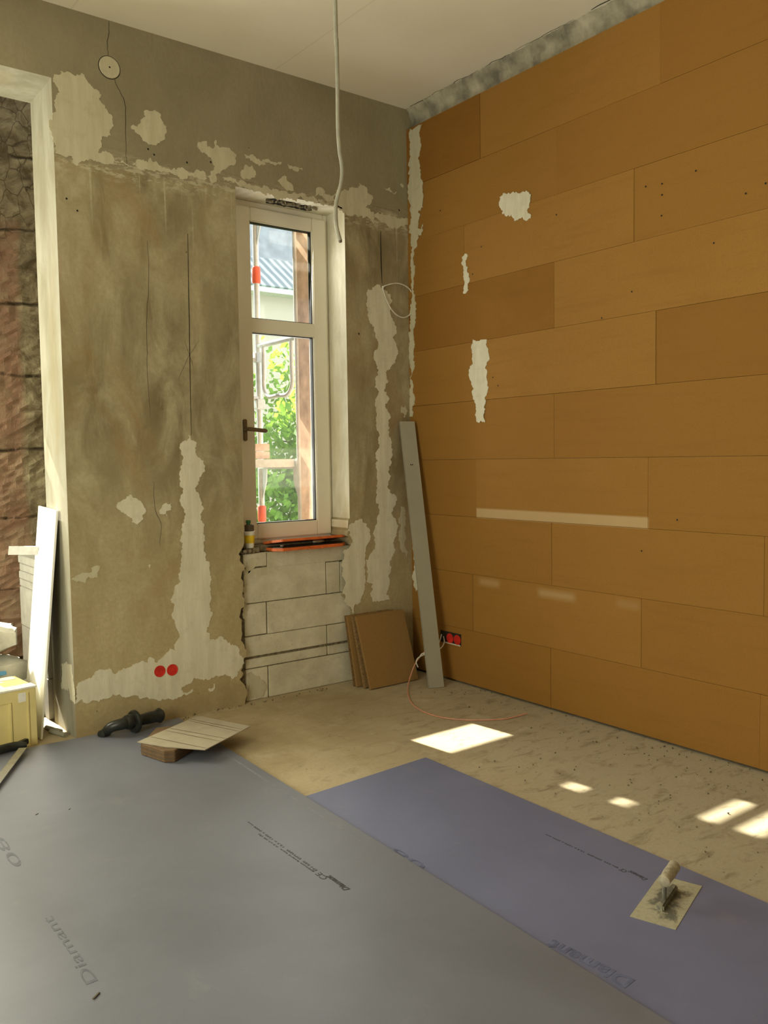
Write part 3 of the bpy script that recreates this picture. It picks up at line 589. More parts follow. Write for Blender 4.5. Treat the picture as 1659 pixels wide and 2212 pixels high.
bm = bmesh.new(); tube(bm, smoothpath([(-.035, 0, .012), (-.035, 0, .05), (-.03, 0, .075), (.0, 0, .083)]), .0075, 12); link('shank', bm, M['trowelsteel'], tr, True)
bm = bmesh.new(); lathe(bm, [(.012, 0), (.020, .006), (.019, .03), (.0215, .07), (.020, .105), (.021, .128), (.012, .137)], (-.045, 0, .085), (1, 0, .02), 20); link('grip', bm, M['trowelgrip'], tr, True)
# ------------------------------------------------------------------ cardboard on block
cb = empty('cardboard_block', (0, 0, 0), 'dark brown folded cardboard block under the pale card sheet', 'cardboard'); bm = bmesh.new()
ZT1 += .0004; prism(bm, [(-2.262, -.555, ZT1), (-2.215, -.745, ZT1), (-2.17, -.772, ZT1), (-1.93, -.60, ZT1), (-1.95, -.40, ZT1), (-2.10, -.36, ZT1)], (0, 0, .062)); bmesh.ops.bevel(bm, geom=list(bm.edges), offset=.004, segments=1, affect='EDGES'); link('folded_block', bm, M['fibreblock'], cb)
bm = bmesh.new()
for h in (.020, .041): prism(bm, [(-2.264, -.555, ZT1+h), (-2.216, -.748, ZT1+h), (-2.169, -.775, ZT1+h), (-1.928, -.60, ZT1+h), (-2.1, -.5, ZT1+h)], (0, 0, .003))
link('fold_line', bm, M['lid'], cb)
zs = ZT1+.0635
sheet = empty('card_sheet', (0, 0, 0), 'pale creased sheet of card resting on the brown block', 'card')
pts = [hz(*p, zs) for p in ((296.5, 1604), (428, 1547), (541, 1570), (443, 1621), (357, 1614.5))]
bm = bmesh.new(); prism(bm, pts, (0, 0, .004)); link('card_face', bm, M['card'], sheet)
bm = bmesh.new()
for a, b in (((326, 1592), (452, 1618)), ((357, 1578), (478, 1602)), ((366, 1573), (490, 1596)), ((408, 1557), (517, 1580)), ((412, 1554), (524, 1576))): crackmesh(bm, [hz(*a, zs+.0042), (hz(*a, zs+.0042)+hz(*b, zs+.0042))/2, hz(*b, zs+.0042)], 'z', .004)
link('crease', bm, M['fibreblock'], sheet)
# ------------------------------------------------------------------ black auxiliary handle
hd = empty('auxiliary_handle', (0, 0, 0), 'black power tool side handle with round flange on the large board', 'tool handle')
pa = hz(345, 1545, .080); pb = hz(297, 1557, .085); pc = hz(283, 1560, .066)
d = (pa-pb).normalized()
bm = bmesh.new(); L = (pa-pb).length; lathe(bm, [(.022, 0), (.030, .012), (.031, L*.25), (.034, L*.5), (.033, L*.8), (.040, L*.93), (.043, L*.98), (.034, L+.012)], pb, d, 24); link('grip', bm, M['black'], hd, True)
bm = bmesh.new(); lathe(bm, [(.03, -.018), (.058, -.012), (.064, -.004), (.064, .006), (.048, .014), (.028, .020)], pb-d*.02, d, 32); link('flange', bm, M['black'], hd, True)
pe = pb-d*.05+Vector((0, 0, .006)); pf = hz(217, 1588, .040)
bm = bmesh.new(); lathe(bm, [(.034, -.03), (.040, -.02), (.042, .0), (.034, .03)], pe, d, 20); link('clamp_collar', bm, M['black'], hd, True)
bm = bmesh.new(); pth = smoothpath([pe, pe-d*.05+Vector((0, 0, -.002)), (pe-d*.05+pf)/2+Vector((0, 0, .012)), pf+Vector((.03, .012, .004)), pf+Vector((0, 0, -.0))], 6); n = len(pth)
tube(bm, pth, [.032-.010*abs(i/(n-1)-.2) if i < n-1 else .012 for i in range(n)], 14); 
for v in bm.verts: v.co.z = max(v.co.z, ZT1+.003)
link('clamp_arm', bm, M['black'], hd, True)
# ------------------------------------------------------------------ saw
sw = empty('hand_saw', (0, 0, 0), 'black handled saw with grey toothed blade at left end of board', 'saw')
piv = hz(50, 1616, .052); tip = hz(-40, 1735, .040); dd = (tip-piv).normalized(); sd_ = dd.cross(Vector((0, 0, 1))).normalized()
bm = bmesh.new(); Lb = (tip-piv).length; nT = 46; o1 = []; o2 = []
for i in range(nT*2+1):
    t_ = i/(nT*2); wv = .018; e_ = (.006 if i % 2 else 0)
    o1.append(piv+dd*Lb*t_-sd_*(-wv-e_)); 
back = [piv+dd*Lb-sd_*wv, piv-sd_*wv]
prism(bm, o1+back, (0, 0, .002)); link('blade', bm, M['steel'], sw)
bm = bmesh.new(); hA = hz(58, 1609, .05); hB = hz(30, 1612, .05); hC = hz(-10, 1622, .053); hD = hz(-60, 1634, .055)
tube(bm, smoothpath([hA, hB, hC, hD], 5), [.012, .016, .018, .020, .022]+[.023]*11, 14); link('handle', bm, M['black'], sw, True)
bm = bmesh.new(); q = hz(47, 1606, .05); box(bm, (-.03, -.014, -.014), (.04, .014, .016), bev=.004, mat=Matrix.Translation(q) @ Matrix.Rotation(.6, 4, 'Z')); link('blade_clamp', bm, M['black'], sw)
# ------------------------------------------------------------------ leaning offcuts
def lean(name, x0, x1, yb, yt, h, th, mats, label, cat, group=None, bev=.002, skew=0.):
    o = empty(name, ((x0+x1)/2, yb, 0), label, cat, group); a = math.atan2(yt-yb, h); w_ = x1-x0
    bm = bmesh.new(); mt = Matrix.Rotation(skew, 4, 'Y') @ Matrix.Rotation(-a, 4, 'X')
    box(bm, (-w_/2, 0, 0), (w_/2, th, math.hypot(h, yt-yb)), bev=bev, mat=mt)
    lo = min(v.co.z for v in bm.verts)
    for v in bm.verts: v.co.z -= lo
    link('panel', bm, mats, o); return o
gO = 'fibreboard offcuts leaning in the corner'
lean('fibreboard_offcut', -.568, -.160, -.255, -.095, .468, .022, M['offcut'], 'frontmost brown fibreboard offcut leaning in the corner stack', 'board', gO)
lean('fibreboard_offcut', -.578, -.175, -.200, -.066, .462, .022, M['offedge'], 'brown fibreboard offcut directly behind the frontmost one in the corner', 'board', gO)
lean('fibreboard_offcut', -.60, -.20, -.140, -.036, .466, .018, M['offcut'], 'thin brown fibreboard offcut second from the plaster wall in the corner stack', 'board', gO)
lean('fibreboard_offcut', -.605, -.22, -.105, -.010, .470, .006, M['offedge'], 'rearmost brown fibreboard offcut nearest the plaster wall in the corner stack', 'board', gO)
# ------------------------------------------------------------------ aluminium straightedge
b0 = hz(928, 1488); b1 = hz(959, 1485); t0 = hy(864, 911, -.045); t1 = hy(890, 909, -.045); t0 = Vector((-.130, -.05, t0.z)); t1 = t0+(b1-b0)*1.02
st = empty('aluminium_straightedge', (b0.x, b0.y, 0), 'long grey aluminium straightedge leaning into the corner', 'straightedge')
bm = bmesh.new(); dn = ((t0+t1)/2-(b0+b1)/2).normalized(); sx_ = (b1-b0).normalized(); fn = sx_.cross(dn).normalized()
if fn.dot(CAM-b0) < 0: fn = -fn
thk = -fn*.022; q = [b0, b1, t1, t0]; prism(bm, q, thk); bmesh.ops.translate(bm, verts=bm.verts, vec=(-b0.x, -b0.y, 0)); 
lo = min(v.co.z for v in bm.verts)
for v in bm.verts: v.co.z -= lo if v.co.z < .5 else 0
bmesh.ops.bevel(bm, geom=list(bm.edges), offset=.002, segments=2, affect='EDGES'); link('bar', bm, M['alu'], st)
def onbar(px, py):
    d_ = ray(px, py); t_ = (b0-CAM).dot(fn)/d_.dot(fn); return CAM+d_*t_-Vector((b0.x, b0.y, 0))
bm = bmesh.new(); c_ = onbar(889, 1004); lathe(bm, [(.016, 0), (.016, .002), (.012, .002), (.012, .0005)], c_, fn, 24); vc = link('vial_cap', bm, M['alu'], st)
bm = bmesh.new()
for s in (-1, 1): lathe(bm, [(.004, 0), (.004, .0028)], c_+sx_*s*.006, fn, 12)
link('vial_hole', bm, M['dark'], vc)
# ------------------------------------------------------------------ cables
def cable(name, pts, r, mat, label, cat='cable', k=8, end=None):
    bm = bmesh.new(); tube(bm, smoothpath(pts, k), r, 10); o = tag(link(name, bm, mat, smooth=True), label, cat); return o
def dep(px, py, D): d_ = ray(px, py); return CAM+d_*D
hp = [(724, -165), (723, -60), (724, 0), (727, 90), (729, 180), (730, 270), (733, 320), (739, 362), (737, 395), (728, 430), (725, 455), (727, 490), (735, 520)]
pts = [dep(x, y, 2.25) for x, y in hp]; pts[0] = Vector((pts[0].x, pts[0].y, H+.0))
top = pts[0]; pts[1] = Vector((top.x, top.y, H-.10))
hc = cable('ceiling_cable', [Vector((pts[2].x, pts[2].y, H+.0)), Vector((pts[2].x, pts[2].y, H-.05))]+pts[2:], .0055, M['wiregrey'], 'grey cable hanging from the ceiling with a cut end')
bm = bmesh.new(); e_ = pts[-1]; dr = (pts[-1]-pts[-2]).normalized(); lathe(bm, [(.0042, -.001), (.0042, .004)], e_, dr, 12); link('cut_end', bm, M['lid'], hc)
cl = [hy(828, 622, -.004), hy(832, 617, -.02), hy(860, 612, -.03), hy(885, 625, -.03), hy(893, 650, -.035), hy(889, 675, -.03), hy(872, 686, -.03), hy(853, 677, -.03), hy(838, 655, -.022), hy(829, 630, -.012), hy(826, 618, -.003)]
cable('wall_cable', cl, .0042, M['wirewhite'], 'looped white cable coming out of the slot right of the window')
cp = [Vector((-.012, -.30, .30)), Vector((-.07, -.29, .24)), Vector((-.15, -.28, .18)), hz(896, 1436, .12), hz(884, 1470, .03), hz(881, 1497, .006), hz(894, 1524, .0045), hz(935, 1545, .0045), hz(1000, 1555, .0045), hz(1080, 1554, .0045), hz(1110, 1549, .006), hz(1138, 1541, .012)]
cable('floor_cable', cp, .004, M['copper'], 'thin copper pink cable curving across the concrete floor')
cw = [Vector((-.012, -.33, .31)), Vector((-.07, -.38, .29)), Vector((-.12, -.40, .25)), Vector((-.16, -.36, .21)), hy(905, 1420, -.33), hy(899, 1430, -.33), hy(903, 1441, -.33)]
cable('socket_cable', cw, .0042, M['wirewhite'], 'short white cable from the boarded wall socket with bent end')
cw2 = [Vector((-.012, -.35, .30)), Vector((-.05, -.40, .27)), Vector((-.10, -.41, .235)), Vector((-.16, -.36, .205)), hy(912, 1412, -.33), hy(905, 1422, -.33)]
cable('socket_cable', cw2, .0038, M['wirewhite'], 'second shorter white cable behind the straightedge at the socket')
# ------------------------------------------------------------------ sockets
def sock_round(c, n, r, parent):
    bm = bmesh.new(); lathe(bm, [(r, -.0), (r, .003), (r*.86, .003), (r*.84, -.0+.001), (r*.6, .001), (r*.58, .0025), (r*.3, .0025), (r*.28, .001)], c, n, 32); return link('box_cover', bm, M['red'], parent, True)
so = empty('flush_socket_box', (-1.885, 0, .30), 'pair of round red flush box covers in filler left of window', 'socket')
for (x, y) in ((345, 1450), (372, 1447)):
    p = hy(x, y, -.0035); sock_round(p-Vector((-1.885, 0, .30)), Vector((0, -1, 0)), .034, so)
so = empty('flush_socket_box', (0, -.41, .29), 'open multi-gang box with red covers low in the boarded wall', 'socket')
bm = bmesh.new(); box(bm, (-.0045, -.11, -.032), (-.002, .10, .048)); link('opening', bm, M['dark'], so)
for y in (.01, -.065):
    bm = bmesh.new(); lathe(bm, [(.034, 0), (.034, .004), (.028, .004), (.028, .002)], (-.004, y-.01, .006), (-1, 0, 0), 24); link('box_cover', bm, M['red'], so, True)
bm = bmesh.new(); box(bm, (-.008, -.105, -.034), (-.003, .05, -.026), bev=.001); link('filler_edge', bm, M['filler'], so)
# ------------------------------------------------------------------ round ceiling-level cover on the plaster
c_ = hy(236, 146); mc = empty('round_wall_cover', c_, 'round plaster coloured cover plate high on the cracked wall', 'cover plate')
bm = bmesh.new(); lathe(bm, [(.058, 0), (.058, .004), (.055, .006)], (0, 0, 0), (0, -1, 0), 36); link('plate', bm, M['filler_dim'], mc)
bm = bmesh.new(); lathe(bm, [(.005, 0), (.005, .0068)], (0, 0, 0), (0, -1, 0), 12); link('screw', bm, M['dark'], mc)
bm = bmesh.new(); lathe(bm, [(.062, 0), (.062, .0015)], (0, 0, 0), (0, -1, 0), 36); link('shadow_gap', bm, M['dark'], mc)
# ------------------------------------------------------------------ orange case on the parapet
zc = .948
oc = empty('tool_case', (-.85, .10, zc), 'flat orange metal tool case lying ajar on the window parapet', 'tool case')
def oct_(x0, x1, y0, y1, c): return [(x0+c, y0), (x1-c, y0), (x1, y0+c), (x1, y1-c), (x1-c, y1), (x0+c, y1), (x0, y1-c), (x0, y0+c)]
ox0, ox1, oy0, oy1 = -.285, .285, -.125, .09
bm = bmesh.new(); prism(bm, [(x, y, 0) for x, y in oct_(ox0, ox1, oy0, oy1, .05)], (0, 0, .020)); bmesh.ops.bevel(bm, geom=list(bm.edges), offset=.004, segments=2, affect='EDGES'); cbs = link('case_base', bm, M['orange'], oc)
bm = bmesh.new(); prism(bm, [(x, y, .0195) for x, y in oct_(ox0+.012, ox1-.012, oy0+.012, oy1-.012, .045)], (0, 0, .006)); link('case_tray', bm, M['black'], oc)
bm = bmesh.new(); fs = prism(bm, [(x, y, .0) for x, y in oct_(ox0, ox1, oy0, oy1, .05)], (0, 0, .016)); bmesh.ops.bevel(bm, geom=list(bm.edges), offset=.004, segments=2, affect='EDGES')
bmesh.ops.transform(bm, matrix=Matrix.Translation((0, oy1, .030)) @ Matrix.Rotation(math.radians(-8.5), 4, 'X') @ Matrix.Translation((0, -oy1, 0)), verts=bm.verts); link('case_lid', bm, M['orange'], oc)
bm = bmesh.new(); tube(bm, [(-.04, oy0, .006), (-.04, oy0-.022, .004), (.06, oy0-.022, .004), (.06, oy0, .006)], .0035, 8); link('carry_handle', bm, M['orange'], cbs)
bm = bmesh.new(); lathe(bm, [(.006, 0), (.013, .01), (.015, .05), (.012, .085), (.006, .095)], (.02, oy0+.045, .041), (1, .05, 0), 16); link('drill_bit_holder', bm, M['steel'], oc, True)
bm = bmesh.new(); lathe(bm, [(.005, 0), (.008, .004), (.008, .02), (.004, .024)], (-.235, oy0+.03, .033), (1, 0, 0), 12); link('case_latch', bm, M['steel'], cbs, True)
# rubble by the case and under the cup
rub = random.Random(21)
def rubble(c, n, s, label, spread):
    bm = bmesh.new()
    for i in range(n):
        p = Vector((rub.uniform(-1, 1)*spread[0], rub.uniform(-1, 1)*spread[1], 0)); k = rub.uniform(.4, 1)*s
        before = set(bm.verts); bmesh.ops.create_icosphere(bm, subdivisions=1, radius=k)
        vs = [v for v in bm.verts if v not in before]
        for v in vs: v.co *= rub.uniform(.7, 1.25); v.co.z *= .7
        lo = min(v.co.z for v in vs); bmesh.ops.translate(bm, verts=vs, vec=p+Vector((0, 0, -lo+(i % 2)*s*.5*(rub.random() < .4))))
    o = link('rubble_heap', bm, M['mortar']); o.location = c; return tag(o, label, 'rubble')
rubble((-1.30, .055, .9455), 14, .022, 'brown crumbled mortar under the yellow cup on the parapet', (.05, .03))
rubble((-.575, .05, .9455), 8, .022, 'grey crumbled mortar at the right end of the orange case', (.02, .03))
# ------------------------------------------------------------------ cup, lid, green cap
cpx = hy(536, 1183, .10); 
cu = empty('paper_cup', (-1.245, .085, .985-.0395+.033), 'yellow and white paper cup at the left end of the parapet', 'cup')
cu.location = (-1.262, .085, .978)
bm = bmesh.new(); lathe(bm, [(.026, 0), (.028, .012), (.029, .03)], (0, 0, 0)); link('cup_base', bm, M['white'], cu, True)
bm = bmesh.new(); lathe(bm, [(.0292, .03), (.034, .08)], (0, 0, 0)); link('yellow_band', bm, M['yellow'], cu, True)
bm = bmesh.new(); lathe(bm, [(.034, .08), (.036, .098), (.039, .10), (.039, .106), (.030, .106)], (0, 0, 0)); link('cup_rim', bm, M['white'], cu, True)
jr_ = empty('small_jar', (-1.262, .085, .978+.1062), 'dark jar with a green cap standing on the yellow cup', 'jar')
bm = bmesh.new(); lathe(bm, [(.028, 0), (.030, .004), (.030, .038), (.024, .042)], (0, 0, 0)); jb = link('jar_body', bm, M['lid'], jr_, True)
bm = bmesh.new(); lathe(bm, [(.012, .041), (.012, .05), (.016, .052), (.016, .068), (.013, .070)], (-.006, 0, 0)); link('jar_cap', bm, M['green'], jb, True)
bm = bmesh.new(); box(bm, (-.05, -.03, 0), (.05, .03, .032), bev=.004); o = link('mortar_lump', bm, M['mortar']); o.location = (-1.255, .087, .9455); tag(o, 'flat mortar lump carrying the yellow cup', 'rubble')
# ------------------------------------------------------------------ in the opening: panels, crate, blocks, bags
wpn = empty('white_panel', (-2.58, .11, 0), 'sunlit white board leaning against the opening reveal', 'panel')
def quadslab(name, q, th, mat, label, cat):
    o = empty(name, (q[0][0], q[0][1], 0), label, cat) if not isinstance(label, bpy.types.Object) else label
    a, b, c, d_ = [Vector(p) for p in q]; nn = (b-a).cross(d_-a).normalized(); bm = bmesh.new(); prism(bm, [p-Vector((q[0][0], q[0][1], 0)) for p in (a, b, c, d_)], nn*th)
    bmesh.ops.bevel(bm, geom=list(bm.edges), offset=.001, segments=1, affect='EDGES'); link('panel_face', bm, mat, o); return o
bpy.data.objects.remove(wpn)
quadslab('white_panel', [(-2.580, .11, .003), (-2.580, .46, .003), (-2.436, .50, 1.285), (-2.436, .145, 1.27)], .012, M['whitepanel'], 'sunlit white board leaning against the opening reveal', 'panel')
quadslab('grey_panel', [(-2.53, .28, .003), (-2.53, .44, .003), (-2.432, .45, 1.02), (-2.432, .30, 1.0)], .010, M['alu'], 'narrow grey board leaning behind the sunlit white board', 'panel')
quadslab('metal_sill_strip', [(-2.60, .56, 1.0), (-2.47, .42, 1.0), (-2.46, .43, 1.05), (-2.59, .57, 1.05)], .006, M['galv'], 'grey metal sill strip lying on the pale block stack', 'strip')
for i in range(2):
    bm = bmesh.new(); y0_ = .07+.085*i; a = Vector((-2.455-.0*i, y0_, .018)); b = Vector((-2.50, y0_+.13, .018))
    tube(bm, [a, b], .013, 12); tube(bm, [a+Vector((0, 0, 0)), a+Vector((.0001, -.0002, 0))], .009, 12)
    o = tag(link('conduit_pipe', bm, [M['alu']], smooth=True), ['grey conduit pipe on the floor nearest the plaster reveal, front one', 'grey conduit pipe on the floor just behind the front pipe'][i], 'pipe', 'conduit pipes by the reveal')
    for v in o.data.vertices: v.co.z -= .005
# crate
cr_ = empty('yellow_crate', (-2.61, .06, 0), 'cream yellow crate with recessed front panel and papered top', 'crate', rz=.10)
bm = bmesh.new(); box(bm, (-.62, 0, 0), (0, .30, .325), bev=.004); link('crate_body', bm, M['cream'], cr_)
bm = bmesh.new()
for a, b in (((-.62, -.008, 0), (-.13, 0, .03)), ((-.62, -.008, .255), (0, 0, .325)), ((-.13, -.008, 0), (0, 0, .26))): box(bm, a, b, bev=.002)
box(bm, (-.145, -.014, .0), (-.132, .0, .256), bev=.002); box(bm, (-.05, -.014, 0), (-.04, 0, .3), bev=.002)
link('crate_frame', bm, M['cream'], cr_)
bm = bmesh.new(); box(bm, (-.6, -.012, .318), (.004, .07, .3275), bev=.001); box(bm, (-.33, .0, .325), (-.14, .30, .3285), bev=.001); box(bm, (-.6, .22, .325), (-.02, .29, .3282), bev=.001); link('paper_tape', bm, M['tape'], cr_)
bm = bmesh.new(); box(bm, (-.095, -.0095, .25), (-.055, -.007, .30)); link('paper_label', bm, M['tape'], cr_)
# pale block stack behind
gB = 'pale blocks stacked behind the white panel'
zz_ = 0
for i, h_ in enumerate((.25, .25, .25, .05, .05, .05, .05)):
    bm = bmesh.new(); box(bm, (-2.432+(i % 2)*.004, .46, zz_), (-2.25, 1.03-(i % 3)*.006, zz_+h_-.001), bev=.004)
    o = link('aerated_block' if h_ > .1 else 'aerated_plate', bm, M['greyblock'])
    tag(o, ['lowest thick pale block of the stack behind the white panel', 'middle thick pale block of the stack behind the white panel', 'upper thick pale block carrying the thin plates', 'lowest of the four thin pale plates on the block stack', 'second lowest of the thin pale plates on the block stack', 'second highest of the thin pale plates on the block stack', 'topmost thin pale plate of the block stack'][i], 'block', gB)
    zz_ += h_
# bags
def bag(c, sx, sy, sz, rz, tilt, label, seed):
    r_ = random.Random(seed); bm = bmesh.new(); bmesh.ops.create_cube(bm, size=2); bmesh.ops.subdivide_edges(bm, edges=bm.edges, cuts=9, use_grid_fill=True)
    ph = [r_.uniform(0, 6) for _ in range(8)]
    for v in bm.verts:
        x, y, z = v.co; k = (1-abs(x)**3*.35)*(1-abs(y)**3*.3)
        wv = .10*math.sin(x*5+ph[0]+y*3)+.07*math.sin(y*8+ph[1]-x*4)+.05*math.sin(x*11+ph[2])
        v.co = Vector((x*sx*(1+.05*math.sin(y*6+ph[3])), y*sy*(1+.06*math.sin(x*7+ph[4])), z*sz*k*(1+wv)))
    bmesh.ops.transform(bm, matrix=Matrix.Rotation(rz, 4, 'Z') @ Matrix.Rotation(tilt, 4, 'Y'), verts=bm.verts)
    e = empty('plaster_bag', c, label, 'bag', 'dusty plaster bags'); sk = link('sack', bm, M['bag'], e, True)
    for k in range(2):
        bm = bmesh.new(); s = .03; px, pz = (-.06+.12*k)*1.0, -.02+.03*k
        pv = Matrix.Rotation(rz, 4, 'Z') @ Matrix.Rotation(tilt, 4, 'Y')
        box(bm, (px-.045, -sy-.012, pz-.012), (px+.045, -sy*.9, pz+.014), bev=.003, mat=pv); link('bag_print', bm, M['bagprint'] if k == 0 else M['blueprint'], sk)
    return e
bag((-2.80, .66, .10), .24, .16, .09, .10, .0, 'lowest dusty paper bag lying on the floor behind the crate', 1)
bag((-2.78, .64, .31), .24, .16, .085, .12, .0, 'middle dusty paper bag of the heap behind the crate', 2)
bag((-2.80, .66, .51), .23, .15, .08, -.10, .0, 'topmost crumpled paper bag of the heap behind the crate', 3)
# ------------------------------------------------------------------ crumbs and shavings
bm_l = [((208, 2152), .03, 'dark wood splinter lying on the large board near the front'), ((80, 1759), .016, 'small dark chip at the left of the large board'), ((150, 1748), .012, 'small dark chip beside the left chip on the large board')]
for (p, s, lb) in bm_l:
    bm = bmesh.new(); box(bm, (-s/2, -s*.1, 0), (s/2, s*.1, s*.12), bev=s*.02, mat=Matrix.Rotation(rub.uniform(.5, 1.2), 4, 'Z')); o = link('splinter', bm, M['lid']); q = hz(*p, ZT1); o.location = (q.x, q.y, ZT1); tag(o, lb, 'splinter')
bm = bmesh.new(); rg = random.Random(31)
def crumb(x, y, s, z=0):
    before = set(bm.verts); bmesh.ops.create_icosphere(bm, subdivisions=1, radius=s); vs = [v for v in bm.verts if v not in before]
    for v in vs: v.co *= rg.uniform(.6, 1.3)
    lo = min(v.co.z for v in vs); bmesh.ops.translate(bm, verts=vs, vec=(x, y, z-lo))
for i in range(260):
    s = rg.uniform(.002, .006)
    if i < 90: crumb(-rg.uniform(.02, .5)**1.5, rg.uniform(-3.6, -.5), s)
    elif i < 150: crumb(rg.uniform(-2.3, -.7), -rg.uniform(.005, .06), s)
    else: crumb(rg.uniform(-1.0, -.05), rg.uniform(-3.6, -1.6), s*.8)
o = link('floor_debris', bm, M['mortar']); o['kind'] = 'stuff'; o['label'] = 'scattered mortar crumbs along the foot of the walls and on the screed'; o['category'] = 'debris'
# ------------------------------------------------------------------ outside: scaffold, tree, house
sc = empty('scaffold', (0, 0, 0), 'galvanised scaffold with red sleeves seen through the window', 'scaffold')
X0 = -.495; YI, YO = .70, 1.30
def pole(x, y, z0=-4, z1=9, r=.024): bm = bmesh.new(); tube(bm, [(x, y, z0), (x, y, z1)], r, 14); link('pole', bm, M['galv'], sc, True)
for x in (X0, -1.405, X0+2.57):
    for y in (YI, YO): pole(x, y)
def transom(x, z):
    bm = bmesh.new(); box(bm, (x-.025, YI, z-.07), (x+.025, YO, z+.0), bev=.004); tno = link('transom', bm, M['galv'], sc)
    for y, s in ((YI, 1), (YO, -1)):
        bm = bmesh.new(); prism(bm, [(x-.004, y, z-.07), (x-.004, y+s*.10, z-.07), (x-.004, y+s*.09, z-.17), (x-.004, y, z-.36)], (.008, 0, 0)); link('gusset', bm, M['galv'], tno)
for x in (X0, -1.405):
    for z in (1.535, 3.535): transom(x, z)
# decks
def deck(z, x0, x1):
    bm = bmesh.new(); box(bm, (x0, 1.06, z), (x1, YO-.02, z+.05), bev=.004); box(bm, (x0, .90, z), (x1, .955, z+.05), bev=.004)
    for k in range(12): box(bm, (x0+.05+k*(x1-x0)/12, 1.07, z-.03), (x0+.08+k*(x1-x0)/12, YO-.04, z), bev=.002)
    link('deck', bm, M['galv'], sc)
deck(3.545, -1.40, X0-.03)
for y, zz1 in ((YO, 2.33), (YO, 2.03)):
    bm = bmesh.new(); tube(bm, [(-1.41, y, zz1), (X0, y, zz1)], .02, 12); link('guard_rail', bm, M['galv'], sc, True)
# end guard frame with rounded corners
ye0, ye1, ze0, ze1 = .79, 1.215, 2.03, 2.44
bm = bmesh.new(); tube(bm, smoothpath([(X0, ye0, ze1), (X0, ye0, (ze0+ze1)/2), (X0, ye0, ze0+.07), (X0, ye0+.07, ze0), (X0, (ye0+ye1)/2, ze0), (X0, ye1-.07, ze0), (X0, ye1, ze0+.07), (X0, ye1, (ze0+ze1)/2), (X0, ye1, ze1)], 6), .017, 12); tube(bm, [(X0, YI, ze1), (X0, YO, ze1)], .019, 12); link('end_guard', bm, M['galv'], sc, True)
for (y, z) in ((YO, 2.99), (YO, 1.10)):
    bm = bmesh.new(); lathe(bm, [(.028, 0), (.034, .01), (.034, .12), (.028, .13)], (X0, y, z-.06)); link('sleeve', bm, M['redsleeve'], sc, True)
for (y, z) in ((YO, 2.35), (YO, 1.98), (YI, 2.5), (YI, 1.0)):
    bm = bmesh.new(); box(bm, (X0-.04, y-.035, z-.04), (X0+.04, y+.035, z+.04), bev=.008); link('coupler', bm, M['galv'], sc)
# unseen boards added behind the outer guard rail to break the sun up
def sun_board(x0, x1, z0, z1, lb):
    bm = bmesh.new(); box(bm, (x0, YO+.03, z0), (x1, YO+.055, z1), bev=.002); tag(link('sun_blocker_board', bm, M['bark']), lb, 'board', 'unseen boards added to block the sun')
sun_board(-1.38, -.62, .9, 2.39, 'unseen broad boards added low on the scaffold to block the sun')
sun_board(-1.38, -1.215, 2.67, 3.60, 'unseen upright added under the upper deck, blocking sun far left')
sun_board(-1.185, -1.175, 3.28, 3.60, 'unseen narrow lath added under the upper deck to split the sun')
sun_board(-1.145, -.62, 2.67, 3.60, 'unseen wide board added under the upper deck to block the sun')
sun_board(-1.214, -1.146, 2.67, 3.28, 'unseen short board added between two uprights to block the sun')
sun_board(-1.38, -1.10, 3.61, 4.30, 'unseen upright added above the upper deck to block the sun')
bm = bmesh.new(); bk = hy(563, 957, YO-.25); 
xb0 = hy(541, 957, 1.12).x; xb1 = hy(573, 957, 1.12).x
for i in range(2): box(bm, (xb0, 1.05, 1.545+.06*i), (xb1, 1.20, 1.60+.06*i), bev=.004)
# brick stack on a side bracket
o = link('brick_stack', bm, M['sandstone'], None); tag(o, 'orange bricks stacked on the scaffold behind the window', 'bricks')
bm = bmesh.new(); box(bm, (X0-.6, YI+.03, 1.48), (X0-.03, YO-.03, 1.54), bev=.003); link('deck', bm, M['galv'], sc)
# ground outside
bm = bmesh.new(); box(bm, (-30, 2.5, -4.3), (45, 60, -4)); struct(link('ground_outside', bm, M['grass']))
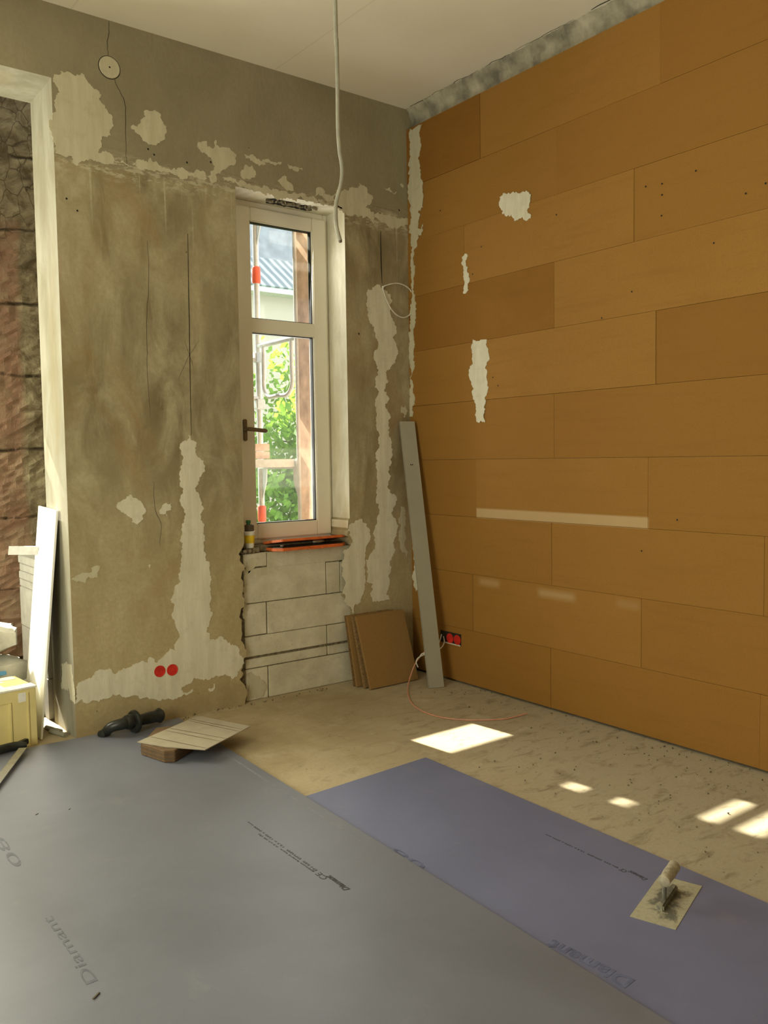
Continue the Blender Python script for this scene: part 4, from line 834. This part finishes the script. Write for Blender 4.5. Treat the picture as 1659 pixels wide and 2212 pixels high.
# tree
te = empty('tree', (5.0, 7.6, -4), 'leafy bright green tree seen through the lower pane', 'tree')
bm = bmesh.new(); tube(bm, smoothpath([(0, 0, 0), (.1, 0, 2.2), (-.1, .1, 4.2), (0, 0, 6.6)], 4), [.16-.009*i for i in range(13)], 10)
rt2_ = random.Random(9); tips = []
for i in range(22):
    z = 1.5+rt2_.random()*5; a = rt2_.uniform(0, 6.28); l_ = rt2_.uniform(1.0, 2.4)*(1-.06*z); p0 = Vector((0, 0, z)); p1 = p0+Vector((math.cos(a)*l_, math.sin(a)*l_, .5)); tube(bm, [p0, (p0+p1)/2+Vector((0, 0, .1)), p1], [.05, .03, .012], 6)
link('trunk', bm, M['bark'], te, True)
verts = []; faces = []
for i in range(30000):
    while True:
        q = Vector((rt2_.uniform(-1, 1), rt2_.uniform(-1, 1), rt2_.uniform(-1, 1)))
        if .25 < q.length < 1: break
    q = q*(1+.18*math.sin(q.x*9)*math.sin(q.z*8+q.y*7)); c_ = Vector((q.x*2.9, q.y*1.9, 4.1+q.z*3.5))
    if math.sin(c_.x*3.1+1)*math.sin(c_.z*3.7)*math.sin(c_.y*2.9+.5) < -.34: continue
    s = rt2_.uniform(.06, .115); n_ = Vector((rt2_.gauss(0, 1), rt2_.gauss(0, 1), rt2_.gauss(0, 1)+.8)).normalized(); u = n_.orthogonal().normalized(); v_ = n_.cross(u)
    k = len(verts); verts += [c_-u*s, c_+v_*s*.5-u*s*.1, c_+u*s, c_-v_*s*.5-u*s*.1]; faces.append((k, k+1, k+2, k+3))
me = bpy.data.meshes.new('foliage'); me.from_pydata(verts, [], faces); me.materials.append(M['leaf']); o = bpy.data.objects.new('foliage', me); C.objects.link(o); o.parent = te
# house
ho = empty('house', (12, 17, -3.62), 'cream rendered house with slate and tile roof behind the tree', 'house')
def hb(n, a, b, mt):
    bm = bmesh.new(); box(bm, a, b); return link(n, bm, mt, ho)
hb('wall', (-14, 0, 0), (12, 8, 9.85), M['render']); hb('eaves', (-14.3, -.5, 9.85), (12.3, 0, 10.0), M['white'])
bm = bmesh.new(); q = [bm.verts.new(p) for p in ((-14.3, -.55, 10.02), (12.3, -.55, 10.02), (12.3, 1.1, 11.2), (-14.3, 1.1, 11.2), (-14.3, -.4, 9.92), (12.3, -.4, 9.92), (12.3, 1.3, 11.1), (-14.3, 1.3, 11.1))]
for f in ((0, 1, 2, 3), (7, 6, 5, 4), (0, 4, 5, 1), (1, 5, 6, 2), (2, 6, 7, 3), (3, 7, 4, 0)): bm.faces.new([q[i] for i in f])
link('tile_roof', bm, M['tiles'], ho); hb('slate_storey', (-14, 1.1, 11), (12, 8, 16), M['slate'])
